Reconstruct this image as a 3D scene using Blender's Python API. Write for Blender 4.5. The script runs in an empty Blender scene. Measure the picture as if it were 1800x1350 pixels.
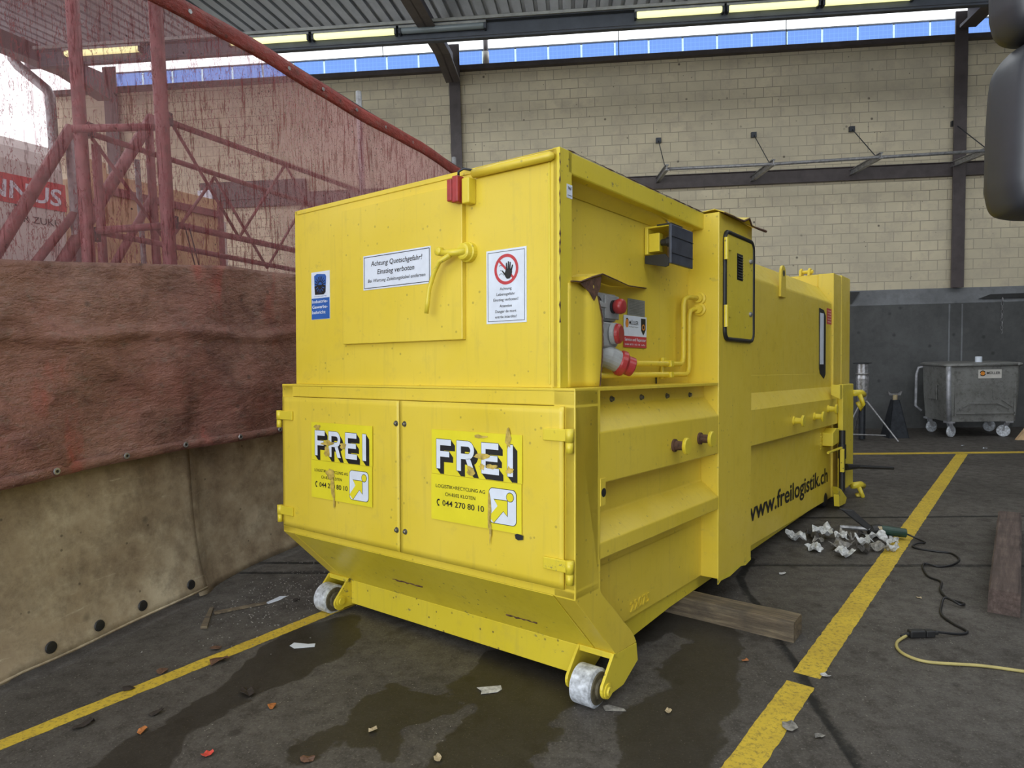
import bpy, bmesh, math, random
from mathutils import Vector, Matrix
import mathutils
SC = bpy.context.scene
COL = SC.collection
PI = math.pi
rnd = random.Random(7)

# ---------------------------------------------------------------- camera, sky, lights, exposure
cam = bpy.data.objects.new('camera', bpy.data.cameras.new('camera'))
COL.objects.link(cam)
CR = Vector((0.9955064393650368, 0.09147041568915687, -0.024496780123095738))
CU = Vector((0.018363017603387613, 0.06730686733794361, 0.997563323901621))
CF = Vector((-0.09289633344349041, 0.9935305474230801, -0.06532474699492197))
CZ = 1.7682
cam.matrix_world = Matrix(((CR.x, CU.x, -CF.x, 0), (CR.y, CU.y, -CF.y, 0), (CR.z, CU.z, -CF.z, CZ), (0, 0, 0, 1)))
cam.data.lens = 24.0; cam.data.sensor_width = 36.0; cam.data.sensor_fit = 'HORIZONTAL'
cam.data.clip_start = 0.05; cam.data.clip_end = 400
SC.camera = cam

world = bpy.data.worlds.new('World'); SC.world = world; world.use_nodes = True
bg = world.node_tree.nodes['Background']
bg.inputs[0].default_value = (0.93, 0.97, 1.0, 1); bg.inputs[1].default_value = 2.0

SC.view_settings.view_transform = 'Standard'; SC.view_settings.look = 'None'
SC.view_settings.gamma = 1.0; SC.view_settings.use_curve_mapping = False
SC.view_settings.exposure = 0.22

# daylight coming in through the open gate side of the hall, behind and left of the camera
def area(name, loc, target, sx, sy, power, col):
    d = bpy.data.lights.new(name, 'AREA'); d.shape = 'RECTANGLE'; d.size = sx; d.size_y = sy; d.energy = power; d.color = col
    o = bpy.data.objects.new(name, d); COL.objects.link(o); o.location = loc
    o.rotation_euler = (Vector(target) - Vector(loc)).to_track_quat('-Z', 'Y').to_euler()
    return o
area('gate_daylight', (-4.5, -7.0, 4.2), (0.0, 6.0, 1.2), 8.0, 4.5, 420, (0.92, 0.97, 1.0))

# ---------------------------------------------------------------- node helpers
class N:
    def __init__(s, name):
        s.m = bpy.data.materials.new(name); s.m.use_nodes = True
        s.t = s.m.node_tree; s.t.nodes.clear()
        s.out = s.t.nodes.new('ShaderNodeOutputMaterial')
        s.p = s.t.nodes.new('ShaderNodeBsdfPrincipled')
        s.t.links.new(s.p.outputs[0], s.out.inputs[0])
        s.tc = s.t.nodes.new('ShaderNodeTexCoord')
    def n(s, typ, **kw):
        o = s.t.nodes.new(typ)
        for k, v in kw.items(): setattr(o, k, v)
        return o
    def l(s, a, b): s.t.links.new(a, b)
    def coord(s, scale=(1, 1, 1), rot=(0, 0, 0), loc=(0, 0, 0)):
        mp = s.n('ShaderNodeMapping'); mp.inputs['Scale'].default_value = scale
        mp.inputs['Rotation'].default_value = rot; mp.inputs['Location'].default_value = loc
        s.l(s.tc.outputs['Object'], mp.inputs['Vector']); return mp.outputs[0]
    def noise(s, vec, scale, detail=4, rough=.6):
        o = s.n('ShaderNodeTexNoise'); o.inputs['Scale'].default_value = scale
        o.inputs['Detail'].default_value = detail; o.inputs['Roughness'].default_value = rough
        s.l(vec, o.inputs['Vector']); return o.outputs['Fac']
    def voro(s, vec, scale, feature='F1'):
        o = s.n('ShaderNodeTexVoronoi', feature=feature); o.inputs['Scale'].default_value = scale
        s.l(vec, o.inputs['Vector']); return o.outputs['Distance']
    def ramp(s, fac, stops, interp='LINEAR'):
        o = s.n('ShaderNodeValToRGB'); o.color_ramp.interpolation = interp
        e = o.color_ramp.elements
        while len(e) < len(stops): e.new(0.5)
        for i, (p, c) in enumerate(stops):
            e[i].position = p; e[i].color = (c, c, c, 1) if isinstance(c, (int, float)) else (*c, 1)
        s.l(fac, o.inputs[0]); return o.outputs[0]
    def mix(s, fac, a, b, blend='MIX'):
        o = s.n('ShaderNodeMix', data_type='RGBA', blend_type=blend)
        for sock, v in ((o.inputs[0], fac), (o.inputs[6], a), (o.inputs[7], b)):
            if isinstance(v, (int, float)): sock.default_value = v
            elif isinstance(v, tuple): sock.default_value = (*v, 1)
            else: s.l(v, sock)
        return o.outputs[2]
    def math(s, op, a, b=0.0):
        o = s.n('ShaderNodeMath', operation=op)
        for i, v in enumerate((a, b)):
            if isinstance(v, (int, float)): o.inputs[i].default_value = v
            else: s.l(v, o.inputs[i])
        return o.outputs[0]
    def bump(s, h, strength=.3, dist=.01):
        b = s.n('ShaderNodeBump'); b.inputs['Strength'].default_value = strength; b.inputs['Distance'].default_value = dist
        s.l(h, b.inputs['Height']); s.l(b.outputs[0], s.p.inputs['Normal'])
    def base(s, c):
        if isinstance(c, tuple): s.p.inputs['Base Color'].default_value = (*c, 1)
        else: s.l(c, s.p.inputs['Base Color'])
    def rough(s, r):
        if isinstance(r, (int, float)): s.p.inputs['Roughness'].default_value = r
        else: s.l(r, s.p.inputs['Roughness'])

def plain(name, c, r=.6, metal=0.0, var=.25, scale=12, bump=0.0, em=0.0):
    k = N(name); v = k.coord()
    n = k.noise(v, scale, 5)
    d = tuple(x * (1 - var) for x in c); b = tuple(min(1, x * (1 + var)) for x in c)
    k.base(k.ramp(n, [(.3, d), (.7, b)])); k.rough(r); k.p.inputs['Metallic'].default_value = metal
    if bump: k.bump(n, bump, .004)
    if em:
        k.p.inputs['Emission Color'].default_value = (*c, 1); k.p.inputs['Emission Strength'].default_value = em
    return k.m

def yellow(name='yellow_paint', wear=.5, base=(.80, .605, .045)):
    k = N(name); v = k.coord()
    n1 = k.noise(v, 1.3, 3); n2 = k.noise(v, 9, 6, .7)
    c = k.mix(k.ramp(n1, [(.35, 0), (.7, 1)]), tuple(x * .93 for x in base), (base[0] * 1.0, base[1] * 1.02, base[2] * 1.6))
    # vertical grime runs
    run = k.noise(k.coord((14, 14, .9)), 2.2, 4, .6)
    c = k.mix(k.ramp(run, [(.56, 0), (.80, .30)]), c, (.46, .36, .07))
    c = k.mix(k.ramp(n2, [(.56, 0), (.72, .28)]), c, (.55, .43, .08))
    # chips and specks
    sp = k.voro(v, 19); gate = k.noise(v, 3.1, 2)
    chip = k.math('MULTIPLY', k.ramp(sp, [(.11, 1), (.14, 0)]), k.ramp(gate, [(.50, 0), (.56, 1)]))
    blot = k.ramp(k.noise(k.coord((1, 1, 1.6)), 7.5, 9, .78), [(.625, 0), (.645, 1)])
    c = k.mix(k.math('MULTIPLY', blot, .75 * wear * wear), c, (.15, .13, .10))
    c = k.mix(k.math('MULTIPLY', chip, .8 * wear), c, (.16, .11, .04))
    sc = k.noise(k.coord((1.2, 1.2, 9), (0, .5, .3)), 7, 8, .8)
    c = k.mix(k.math('MULTIPLY', k.ramp(sc, [(.70, 0), (.73, 1)]), wear), c, (.25, .2, .1))
    k.base(c)
    k.rough(k.ramp(n2, [(.3, .30), (.7, .46)]))
    k.bump(k.noise(v, 5, 3), .05, .02)
    k.p.inputs['Coat Weight'].default_value = .15; k.p.inputs['Coat Roughness'].default_value = .2
    return k.m

M = {}
M['yellow'] = yellow()
M['yellow_worn'] = yellow('yellow_paint_worn', 1.0, (.78, .62, .035))
M['torn'] = plain('torn_rusty_edge', (.10, .05, .03), .8, 0, .6, 40, .5)
M['black'] = plain('black_print', (.012, .012, .013), .5)
M['white'] = plain('white_print', (.72, .78, .88), .4, 0, .06)
M['sticker_yellow'] = plain('sticker_yellow', (.80, .70, .03), .35, 0, .06, 5)
M['blue'] = plain('blue_print', (.03, .12, .42), .4, 0, .1)
M['red_print'] = plain('red_print', (.55, .05, .06), .4, 0, .1)
M['orange'] = plain('orange_print', (.75, .28, .04), .4)
M['red_plastic'] = plain('red_plastic', (.36, .035, .035), .35, 0, .2, 20)
M['grey_plastic'] = plain('grey_plastic', (.33, .34, .34), .4, 0, .15, 20)
M['black_rubber'] = plain('black_rubber', (.016, .016, .017), .5, 0, .3, 20)
M['dark_metal'] = plain('dark_metal', (.045, .05, .06), .4, .5, .3, 15)
M['box_metal'] = plain('blue_grey_metal', (.07, .08, .11), .38, .3, .3, 12)
M['steel'] = plain('worn_steel', (.34, .34, .35), .45, .7, .4, 20)
M['bolt'] = plain('bolt_zinc', (.20, .20, .19), .4, .8, .5, 60)
M['silver'] = plain('silver_foil', (.55, .55, .58), .35, .7, .5, 30, .6)
M['brown_steel'] = plain('brown_painted_steel', (.085, .07, .072), .55, 0, .2, 6)
M['wheel_white'] = plain('worn_white_wheel', (.52, .55, .60), .55, 0, .55, 30, .4)
M['wheel_side'] = plain('wheel_side_dirty', (.10, .085, .05), .7, 0, .5, 30)
M['mirror_black'] = plain('mirror_black_plastic', (.035, .037, .045), .42, 0, .08, 40)
M['white_paint'] = plain('white_lacquer', (.60, .58, .55), .35, 0, .12, 3)
M['tan_board'] = plain('tan_board', (.52, .36, .20), .6, 0, .25, 4)
M['rating_grey'] = plain('grey_aluminium_plate', (.30,.31,.30), .4, .4, .15, 20)
M['sticker_pink'] = plain('pale_pink_print', (.75,.45,.42), .5)

# block wall: x along the wall, z up
def block_wall():
    k = N('cream_block_wall')
    sep = k.n('ShaderNodeSeparateXYZ'); k.l(k.tc.outputs['Object'], sep.inputs[0])
    cmb = k.n('ShaderNodeCombineXYZ'); k.l(sep.outputs[0], cmb.inputs[0]); k.l(sep.outputs[2], cmb.inputs[1])
    wob = k.n('ShaderNodeTexNoise'); wob.inputs['Scale'].default_value = 1.3; k.l(cmb.outputs[0], wob.inputs['Vector'])
    vm = k.n('ShaderNodeVectorMath', operation='SCALE'); k.l(wob.outputs['Color'], vm.inputs[0]); vm.inputs['Scale'].default_value = .012
    va = k.n('ShaderNodeVectorMath', operation='ADD'); k.l(cmb.outputs[0], va.inputs[0]); k.l(vm.outputs[0], va.inputs[1])
    b = k.n('ShaderNodeTexBrick'); b.offset = .5; b.offset_frequency = 2
    b.inputs['Scale'].default_value = 1.0; b.inputs['Brick Width'].default_value = .30; b.inputs['Row Height'].default_value = .176
    b.inputs['Mortar Size'].default_value = .0065; b.inputs['Mortar Smooth'].default_value = .25; b.inputs['Bias'].default_value = 0
    b.inputs['Color1'].default_value = (.74, .66, .48, 1); b.inputs['Color2'].default_value = (.68, .605, .44, 1)
    b.inputs['Mortar'].default_value = (.30, .26, .19, 1)
    k.l(va.outputs[0], b.inputs['Vector'])
    v = cmb.outputs[0]
    n = k.noise(v, .9, 4); c = k.mix(k.ramp(n, [(.35, 0), (.7, .8)]), b.outputs['Color'], (.54, .49, .37))
    g = k.noise(v, 2.6, 6, .75); c = k.mix(k.ramp(g, [(.48, 0), (.68, .6)]), c, (.48, .42, .33))
    sp = k.ramp(k.voro(v, 3.4), [(.05, 1), (.09, 0)])
    gate = k.ramp(k.noise(v, 1.7, 2), [(.42, 0), (.5, 1)])
    c = k.mix(k.math('MULTIPLY', k.math('MULTIPLY', sp, gate), .8), c, (.08, .06, .05))
    sp2 = k.ramp(k.voro(v, 9.0), [(.07, 1), (.11, 0)])
    c = k.mix(k.math('MULTIPLY', k.math('MULTIPLY', sp2, k.ramp(k.noise(v, 2.9, 2), [(.5, 0), (.6, 1)])), .7), c, (.10, .08, .06))
    k.base(c); k.rough(.85)
    k.bump(b.outputs['Fac'], -.5, .012)
    return k.m
M['block'] = block_wall()

def concrete(name, c, spots=.6):
    k = N(name); v = k.coord()
    n = k.noise(v, 1.2, 8, .7); n2 = k.noise(v, 7, 6, .7)
    col = k.ramp(n, [(.3, tuple(x * .7 for x in c)), (.7, tuple(x * 1.3 for x in c))])
    col = k.mix(k.ramp(n2, [(.45, 0), (.8, .5)]), col, tuple(x * .45 for x in c))
    sp = k.ramp(k.voro(v, 3.2), [(.06, 1), (.14, 0)])
    col = k.mix(k.math('MULTIPLY', sp, spots), col, tuple(x * .25 for x in c))
    k.base(col); k.rough(.75); k.bump(n2, .3, .01); return k.m
M['concrete_dark'] = concrete('dark_concrete', (.095, .098, .10))
M['concrete_ledge'] = concrete('grey_ledge', (.20, .21, .225), .3)

def wood():
    k = N('weathered_wood'); v = k.coord((1, 14, 14))
    n = k.noise(v, 2.5, 8, .7); g = k.noise(k.coord(), 6, 5)
    c = k.ramp(n, [(.28, (.045, .035, .025)), (.5, (.15, .115, .075)), (.72, (.30, .24, .15))])
    c = k.mix(k.ramp(g, [(.45, 0), (.7, .6)]), c, (.05, .045, .04))
    k.base(c); k.rough(.8); k.bump(n, .7, .01); return k.m
M['wood'] = wood()
def wood2():
    k = N('reddish_weathered_wood'); v = k.coord((1, 14, 14))
    n = k.noise(v, 2.5, 8, .7); g = k.noise(k.coord(), 6, 5)
    c = k.ramp(n, [(.28, (.05, .035, .028)), (.5, (.10, .07, .062)), (.72, (.18, .135, .115))])
    c = k.mix(k.ramp(g, [(.45, 0), (.7, .5)]), c, (.045, .035, .03))
    k.base(c); k.rough(.8); k.bump(n, .7, .01); return k.m
M['wood2'] = wood2()

def floor_mat():
    k = N('oily_concrete_floor'); v = k.coord()
    n = k.noise(v, .7, 8, .65); n2 = k.noise(v, 9, 8, .75); n3 = k.noise(v, 90, 3, .6)
    c = k.ramp(n, [(.3, (.050, .045, .040)), (.5, (.088, .080, .072)), (.72, (.130, .119, .107))])
    c = k.mix(k.ramp(n2, [(.44, 0), (.66, .7)]), c, (.036, .030, .025))
    c = k.mix(k.ramp(n3, [(.54, 0), (.70, .55)]), c, (.20, .185, .16))
    n4 = k.noise(v, 55, 5, .8); c = k.mix(k.ramp(n4, [(.52, 0), (.66, .6)]), c, (.018, .016, .014))
    bl = k.ramp(k.noise(v, 3.3, 9, .75), [(.56, 0), (.63, .6)]); c = k.mix(bl, c, (.028, .023, .019))
    # scuffs drawn along x
    sc = k.noise(k.coord((1, 12, 1), (0, 0, .9)), 3.0, 6, .7)
    c = k.mix(k.ramp(sc, [(.62, 0), (.75, .25)]), c, (.17, .17, .17))
    # small stains
    sp = k.ramp(k.voro(v, 2.7), [(.06, 1), (.10, 0)])
    c = k.mix(k.math('MULTIPLY', sp, .6), c, (.02, .017, .015))
    # tiny pale crumbs
    cr = k.ramp(k.voro(v, 30), [(.07, 1), (.10, 0)]); cg = k.ramp(k.noise(v, 1.9, 3), [(.44, .15), (.60, 1)])
    c = k.mix(k.math('MULTIPLY', k.math('MULTIPLY', cr, cg), .8), c, (.42, .40, .36))
    # wet patches from the mesh attribute (signed distance, metres) + noise at the shoreline
    at = k.n('ShaderNodeAttribute', attribute_name='wet')
    nn = k.math('MULTIPLY', k.math('SUBTRACT', k.noise(v, 4.5, 7, .65), .5), .30)
    s = k.math('ADD', at.outputs['Fac'], nn)
    wet = k.ramp(k.math('ADD', s, .5), [(.49, 1), (.505, 0)])
    c = k.mix(k.math('MULTIPLY', wet, .72), c, (.018, .015, .010))
    gl = k.ramp(k.voro(v, 44), [(.06, 1), (.09, 0)]); c = k.mix(k.math('MULTIPLY', k.math('MULTIPLY', gl, wet), .5), c, (.22, .19, .10))
    # joints and crack
    at2 = k.n('ShaderNodeAttribute', attribute_name='joint')
    s2 = k.math('ADD', at2.outputs['Fac'], k.math('MULTIPLY', k.math('SUBTRACT', k.noise(v, 25, 4, .7), .5), .03))
    jt = k.ramp(s2, [(.022, 1), (.034, 0)])
    c = k.mix(k.math('MULTIPLY', jt, .92), c, (.008, .008, .008))
    k.base(c)
    r = k.ramp(n2, [(.3, .55), (.7, .8)])
    k.rough(k.mix(wet, r, (.50, .50, .50))); k.p.inputs['Specular IOR Level'].default_value = .35
    k.bump(k.math('ADD', n2, k.math('MULTIPLY', jt, -2.0)), .25, .008)
    return k.m
M['floor'] = floor_mat()

def line_mat():
    k = N('worn_yellow_line'); v = k.coord()
    n = k.noise(v, 3, 6, .7); n2 = k.noise(v, 38, 6, .8)
    c = k.ramp(n, [(.3, (.52, .36, .035)), (.7, (.72, .52, .045))])
    c = k.mix(k.ramp(n2, [(.50, 0), (.66, .8)]), c, (.12, .09, .035))
    k.base(c); k.rough(.65)
    hole = k.ramp(k.noise(v, 7, 8, .75), [(.665, 0), (.70, 1)])
    tr = k.n('ShaderNodeBsdfTransparent'); mx = k.n('ShaderNodeMixShader')
    k.l(hole, mx.inputs[0]); k.l(k.p.outputs[0], mx.inputs[1]); k.l(tr.outputs[0], mx.inputs[2]); k.l(mx.outputs[0], k.out.inputs[0])
    return k.m
M['line'] = line_mat()

def film_mat():
    # dirty, faintly red see-through vinyl window, drawn along u (object x) and height (object z)
    k = N('dirty_clear_vinyl'); v = k.coord()
    st = k.noise(k.coord((20, 20, 2.2), (0, .18, 0)), 1.6, 7, .72)
    streak = k.ramp(st, [(.52, 0), (.60, .95)])
    st2 = k.noise(k.coord((34, 34, 5), (0, -.25, 0)), 1.5, 6, .7)
    streak2 = k.ramp(st2, [(.58, 0), (.66, .7)])
    sep = k.n('ShaderNodeSeparateXYZ'); k.l(k.tc.outputs['Object'], sep.inputs[0])
    grow = k.ramp(k.math('MULTIPLY', sep.outputs[0], .16), [(.05, .62), (.45, .85), (.7, .95), (.98, 1.0)])
    amt = k.math('MULTIPLY', k.math('MAXIMUM', streak, streak2), grow)
    cloud = k.ramp(k.noise(v, .8, 4), [(.3, .20), (.75, .36)])
    hi = k.ramp(k.math('MULTIPLY', sep.outputs[0], .18), [(.1, 0), (.3, .04), (.5, .18), (.65, .35), (.9, .42)])
    ct = k.noise(k.coord((7, 7, 1.7), (0, .35, 0)), 1.4, 5, .6)
    cl = k.ramp(k.math('ABSOLUTE', k.math('SUBTRACT', ct, .5)), [(.003, .85), (.010, 0)])
    ct2 = k.noise(k.coord((12, 12, 2.4), (0, .1, 0)), 1.3, 5, .6)
    cl2 = k.ramp(k.math('ABSOLUTE', k.math('SUBTRACT', ct2, .47)), [(.004, .8), (.012, 0)])
    cl = k.math('MAXIMUM', cl, cl2)
    sp = k.math('MULTIPLY', k.ramp(k.voro(v, 15), [(.09, 1), (.14, 0)]), k.ramp(k.noise(v, 1.4, 3), [(.45, .25), (.6, 1)]))
    sp2 = k.math('MULTIPLY', k.ramp(k.voro(v, 48), [(.16, 1), (.22, 0)]), k.ramp(k.math('MULTIPLY', sep.outputs[0], .2), [(.2, 0), (.45, 1)]))
    dark = k.math('MAXIMUM', sp, sp2)
    a = k.math('MAXIMUM', k.math('ADD', cloud, hi), amt)
    a = k.math('MAXIMUM', a, k.math('MULTIPLY', dark, .9)); a = k.math('MAXIMUM', a, cl)
    a = k.math('MINIMUM', a, 1.0)
    col = k.mix(dark, k.mix(k.math('MAXIMUM', streak, cl), (.60, .33, .34), (.22, .05, .055)), (.05, .035, .035))
    k.base(col); k.rough(.5); k.p.inputs['Specular IOR Level'].default_value = .2
    tl = k.n('ShaderNodeBsdfTranslucent'); k.l(col, tl.inputs[0])
    m1 = k.n('ShaderNodeMixShader'); m1.inputs[0].default_value = .45; k.l(k.p.outputs[0], m1.inputs[1]); k.l(tl.outputs[0], m1.inputs[2])
    tr = k.n('ShaderNodeBsdfTransparent'); tr.inputs[0].default_value = (.95, .84, .85, 1)
    mx = k.n('ShaderNodeMixShader'); k.l(a, mx.inputs[0]); k.l(tr.outputs[0], mx.inputs[1]); k.l(m1.outputs[0], mx.inputs[2])
    k.l(mx.outputs[0], k.out.inputs[0]); return k.m
M['film'] = film_mat()

def fabric_mat(name, c1, c2, c3, spot=.4):
    k = N(name); v = k.coord()
    n = k.noise(v, 1.1, 6, .65); n2 = k.noise(v, 4.5, 7, .75); n3 = k.noise(k.coord((1, 1, .35)), 2.1, 4)
    c = k.ramp(n, [(.32, c1), (.68, c2)])
    c = k.mix(k.ramp(n3, [(.56, 0), (.66, .7)]), c, c3)
    c = k.mix(k.ramp(n2, [(.44, 0), (.66, .75)]), c, tuple(x * .42 for x in c1))
    gr = k.noise(k.coord((1, 1, 1.8), (0, .6, 0)), 9, 8, .8); c = k.mix(k.ramp(gr, [(.52, 0), (.68, .5)]), c, (.22, .18, .15))
    sp = k.ramp(k.voro(v, 5), [(.05, 1), (.11, 0)]); c = k.mix(k.math('MULTIPLY', sp, spot), c, (.03, .025, .02))
    fl = k.math('MULTIPLY', k.ramp(k.voro(v, 30), [(.05, 1), (.07, 0)]), k.ramp(k.noise(v, 2.2, 2), [(.5, 0), (.6, 1)]))
    c = k.mix(k.math('MULTIPLY', fl, .7), c, (.55, .5, .42))
    k.base(c); k.rough(.62); k.bump(k.math('ADD', n2, k.math('MULTIPLY', k.noise(k.coord((1, 1, 2.5), (0, .5, 0)), 3.2, 6, .7), 2.5)), .7, .03); return k.m
M['fabric'] = fabric_mat('red_brown_tarpaulin', (.27, .105, .085), (.33, .19, .15), (.48, .09, .07), .5)
M['hem'] = fabric_mat('red_hem', (.30, .035, .028), (.38, .055, .04), (.16, .03, .03), .6)
def skirt_mat():
    k = N('dirty_beige_sheet'); v = k.coord()
    n = k.noise(v, 1.6, 8, .7); n2 = k.noise(v, 6, 8, .75)
    sep = k.n('ShaderNodeSeparateXYZ'); k.l(k.tc.outputs['Object'], sep.inputs[0])
    c = k.ramp(n, [(.30, (.19, .13, .08)), (.5, (.36, .285, .19)), (.72, (.58, .50, .36))])
    c = k.mix(k.ramp(n2, [(.45, 0), (.72, .6)]), c, (.07, .045, .03))
    sp = k.ramp(k.voro(v, 2.3), [(.05, 1), (.10, 0)]); c = k.mix(k.math('MULTIPLY', sp, .75), c, (.025, .022, .018))
    sp = k.ramp(k.voro(v, 9), [(.05, 1), (.09, 0)]); c = k.mix(k.math('MULTIPLY', sp, .6), c, (.04, .03, .02))
    sc = k.noise(k.coord((1, 1, 8), (0, .8, 0)), 3.2, 8, .8)
    c = k.mix(k.ramp(sc, [(.60, 0), (.70, .6)]), c, (.62, .54, .40))
    k.base(c); k.rough(.65); k.bump(n2, .3, .01); return k.m
M['skirt'] = skirt_mat()

def roof_mat():
    k = N('grey_blue_sheet'); v = k.coord((1, .3, 1))
    n = k.noise(v, 3, 6, .7)
    k.base(k.ramp(n, [(.3, (.30, .33, .38)), (.7, (.46, .50, .56))])); k.rough(.45); k.p.inputs['Metallic'].default_value = .35
    return k.m
M['roof'] = roof_mat()
def solar():
    k = N('blue_solar_panel')
    sep = k.n('ShaderNodeSeparateXYZ'); k.l(k.tc.outputs['Object'], sep.inputs[0])
    fx = k.math('FRACT', k.math('MULTIPLY', sep.outputs[0], 8)); fz = k.math('FRACT', k.math('MULTIPLY', sep.outputs[2], 8))
    g = k.math('MAXIMUM', k.math('GREATER_THAN', fx, .9), k.math('GREATER_THAN', fz, .9))
    k.base(k.mix(g, (.07, .20, .58), (.10, .26, .68))); k.rough(.3)
    k.p.inputs['Coat Weight'].default_value = .5; return k.m
M['solar'] = solar()
M['alu'] = plain('aluminium_rail', (.45, .62, .72), .4, .2, .1)
def lamp_mat(on):
    k = N('fluorescent_tube_lit' if on else 'fluorescent_cover_dark')
    if on:
        k.base((.8, .8, .5)); k.p.inputs['Emission Color'].default_value = (.95, .93, .42, 1); k.p.inputs['Emission Strength'].default_value = 1.0
    else:
        k.base((.20, .24, .26)); k.rough(.25)
    return k.m
M['lit'] = lamp_mat(True); M['unlit'] = lamp_mat(False)
M['beam_dark'] = plain('blue_grey_beam', (.055, .065, .085), .6, 0, .2, 5)
M['beam_pale'] = plain('pale_eave_board', (.30, .28, .31), .6, 0, .2, 5)
M['conduit'] = plain('pale_conduit', (.30, .31, .30), .5, .2, .2, 8)
M['galv'] = plain('galvanised_tube', (.30, .30, .31), .5, .5, .35, 20)
M['scaf'] = plain('red_primed_tube', (.22, .085, .09), .6, .1, .4, 14)
def dump_mat():
    k = N('dull_galvanised_sheet'); v = k.coord()
    n = k.noise(v, 2.2, 7, .7); n2 = k.noise(v, 12, 6, .75)
    c = k.ramp(n, [(.3, (.18, .18, .172)), (.7, (.32, .325, .32))])
    c = k.mix(k.ramp(n2, [(.5, 0), (.7, .6)]), c, (.05, .045, .04))
    k.base(c); k.rough(.5); k.p.inputs['Metallic'].default_value = .35; k.bump(n2, .2, .01); return k.m
M['dump'] = dump_mat()
M['dump_bright'] = plain('bright_galvanised', (.42, .43, .47), .45, .4, .35, 12)
M['cable_black'] = plain('black_cable', (.012, .012, .014), .45)
M['cable_yellow'] = plain('pale_yellow_cable', (.45, .38, .14), .5, 0, .15)
M['paper'] = plain('pale_paper', (.50, .50, .50), .7, 0, .45, 35)
M['rag_w'] = plain('white_scrap', (.55, .56, .56), .6, 0, .5, 30)
M['rag_d'] = plain('dark_scrap', (.06, .055, .05), .6, 0, .5, 30)
M['rag_g'] = plain('grey_scrap', (.23, .22, .20), .6, 0, .6, 30)
M['leaf_b'] = plain('brown_leaf', (.12, .06, .035), .7, 0, .5, 40)
M['leaf_o'] = plain('orange_leaf', (.42, .15, .04), .6, 0, .4, 40)
M['leaf_r'] = plain('red_leaf', (.60, .07, .05), .5, 0, .4, 40)
M['leaf_p'] = plain('pale_leaf', (.45, .36, .22), .6, 0, .3, 40)
M['leaf_d'] = plain('dark_leaf', (.03, .022, .018), .7, 0, .4, 40)
M['green_tool'] = plain('dark_green_plastic', (.015, .05, .035), .4)
M['tan_tool'] = plain('tan_collar', (.42, .34, .20), .5)

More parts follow.
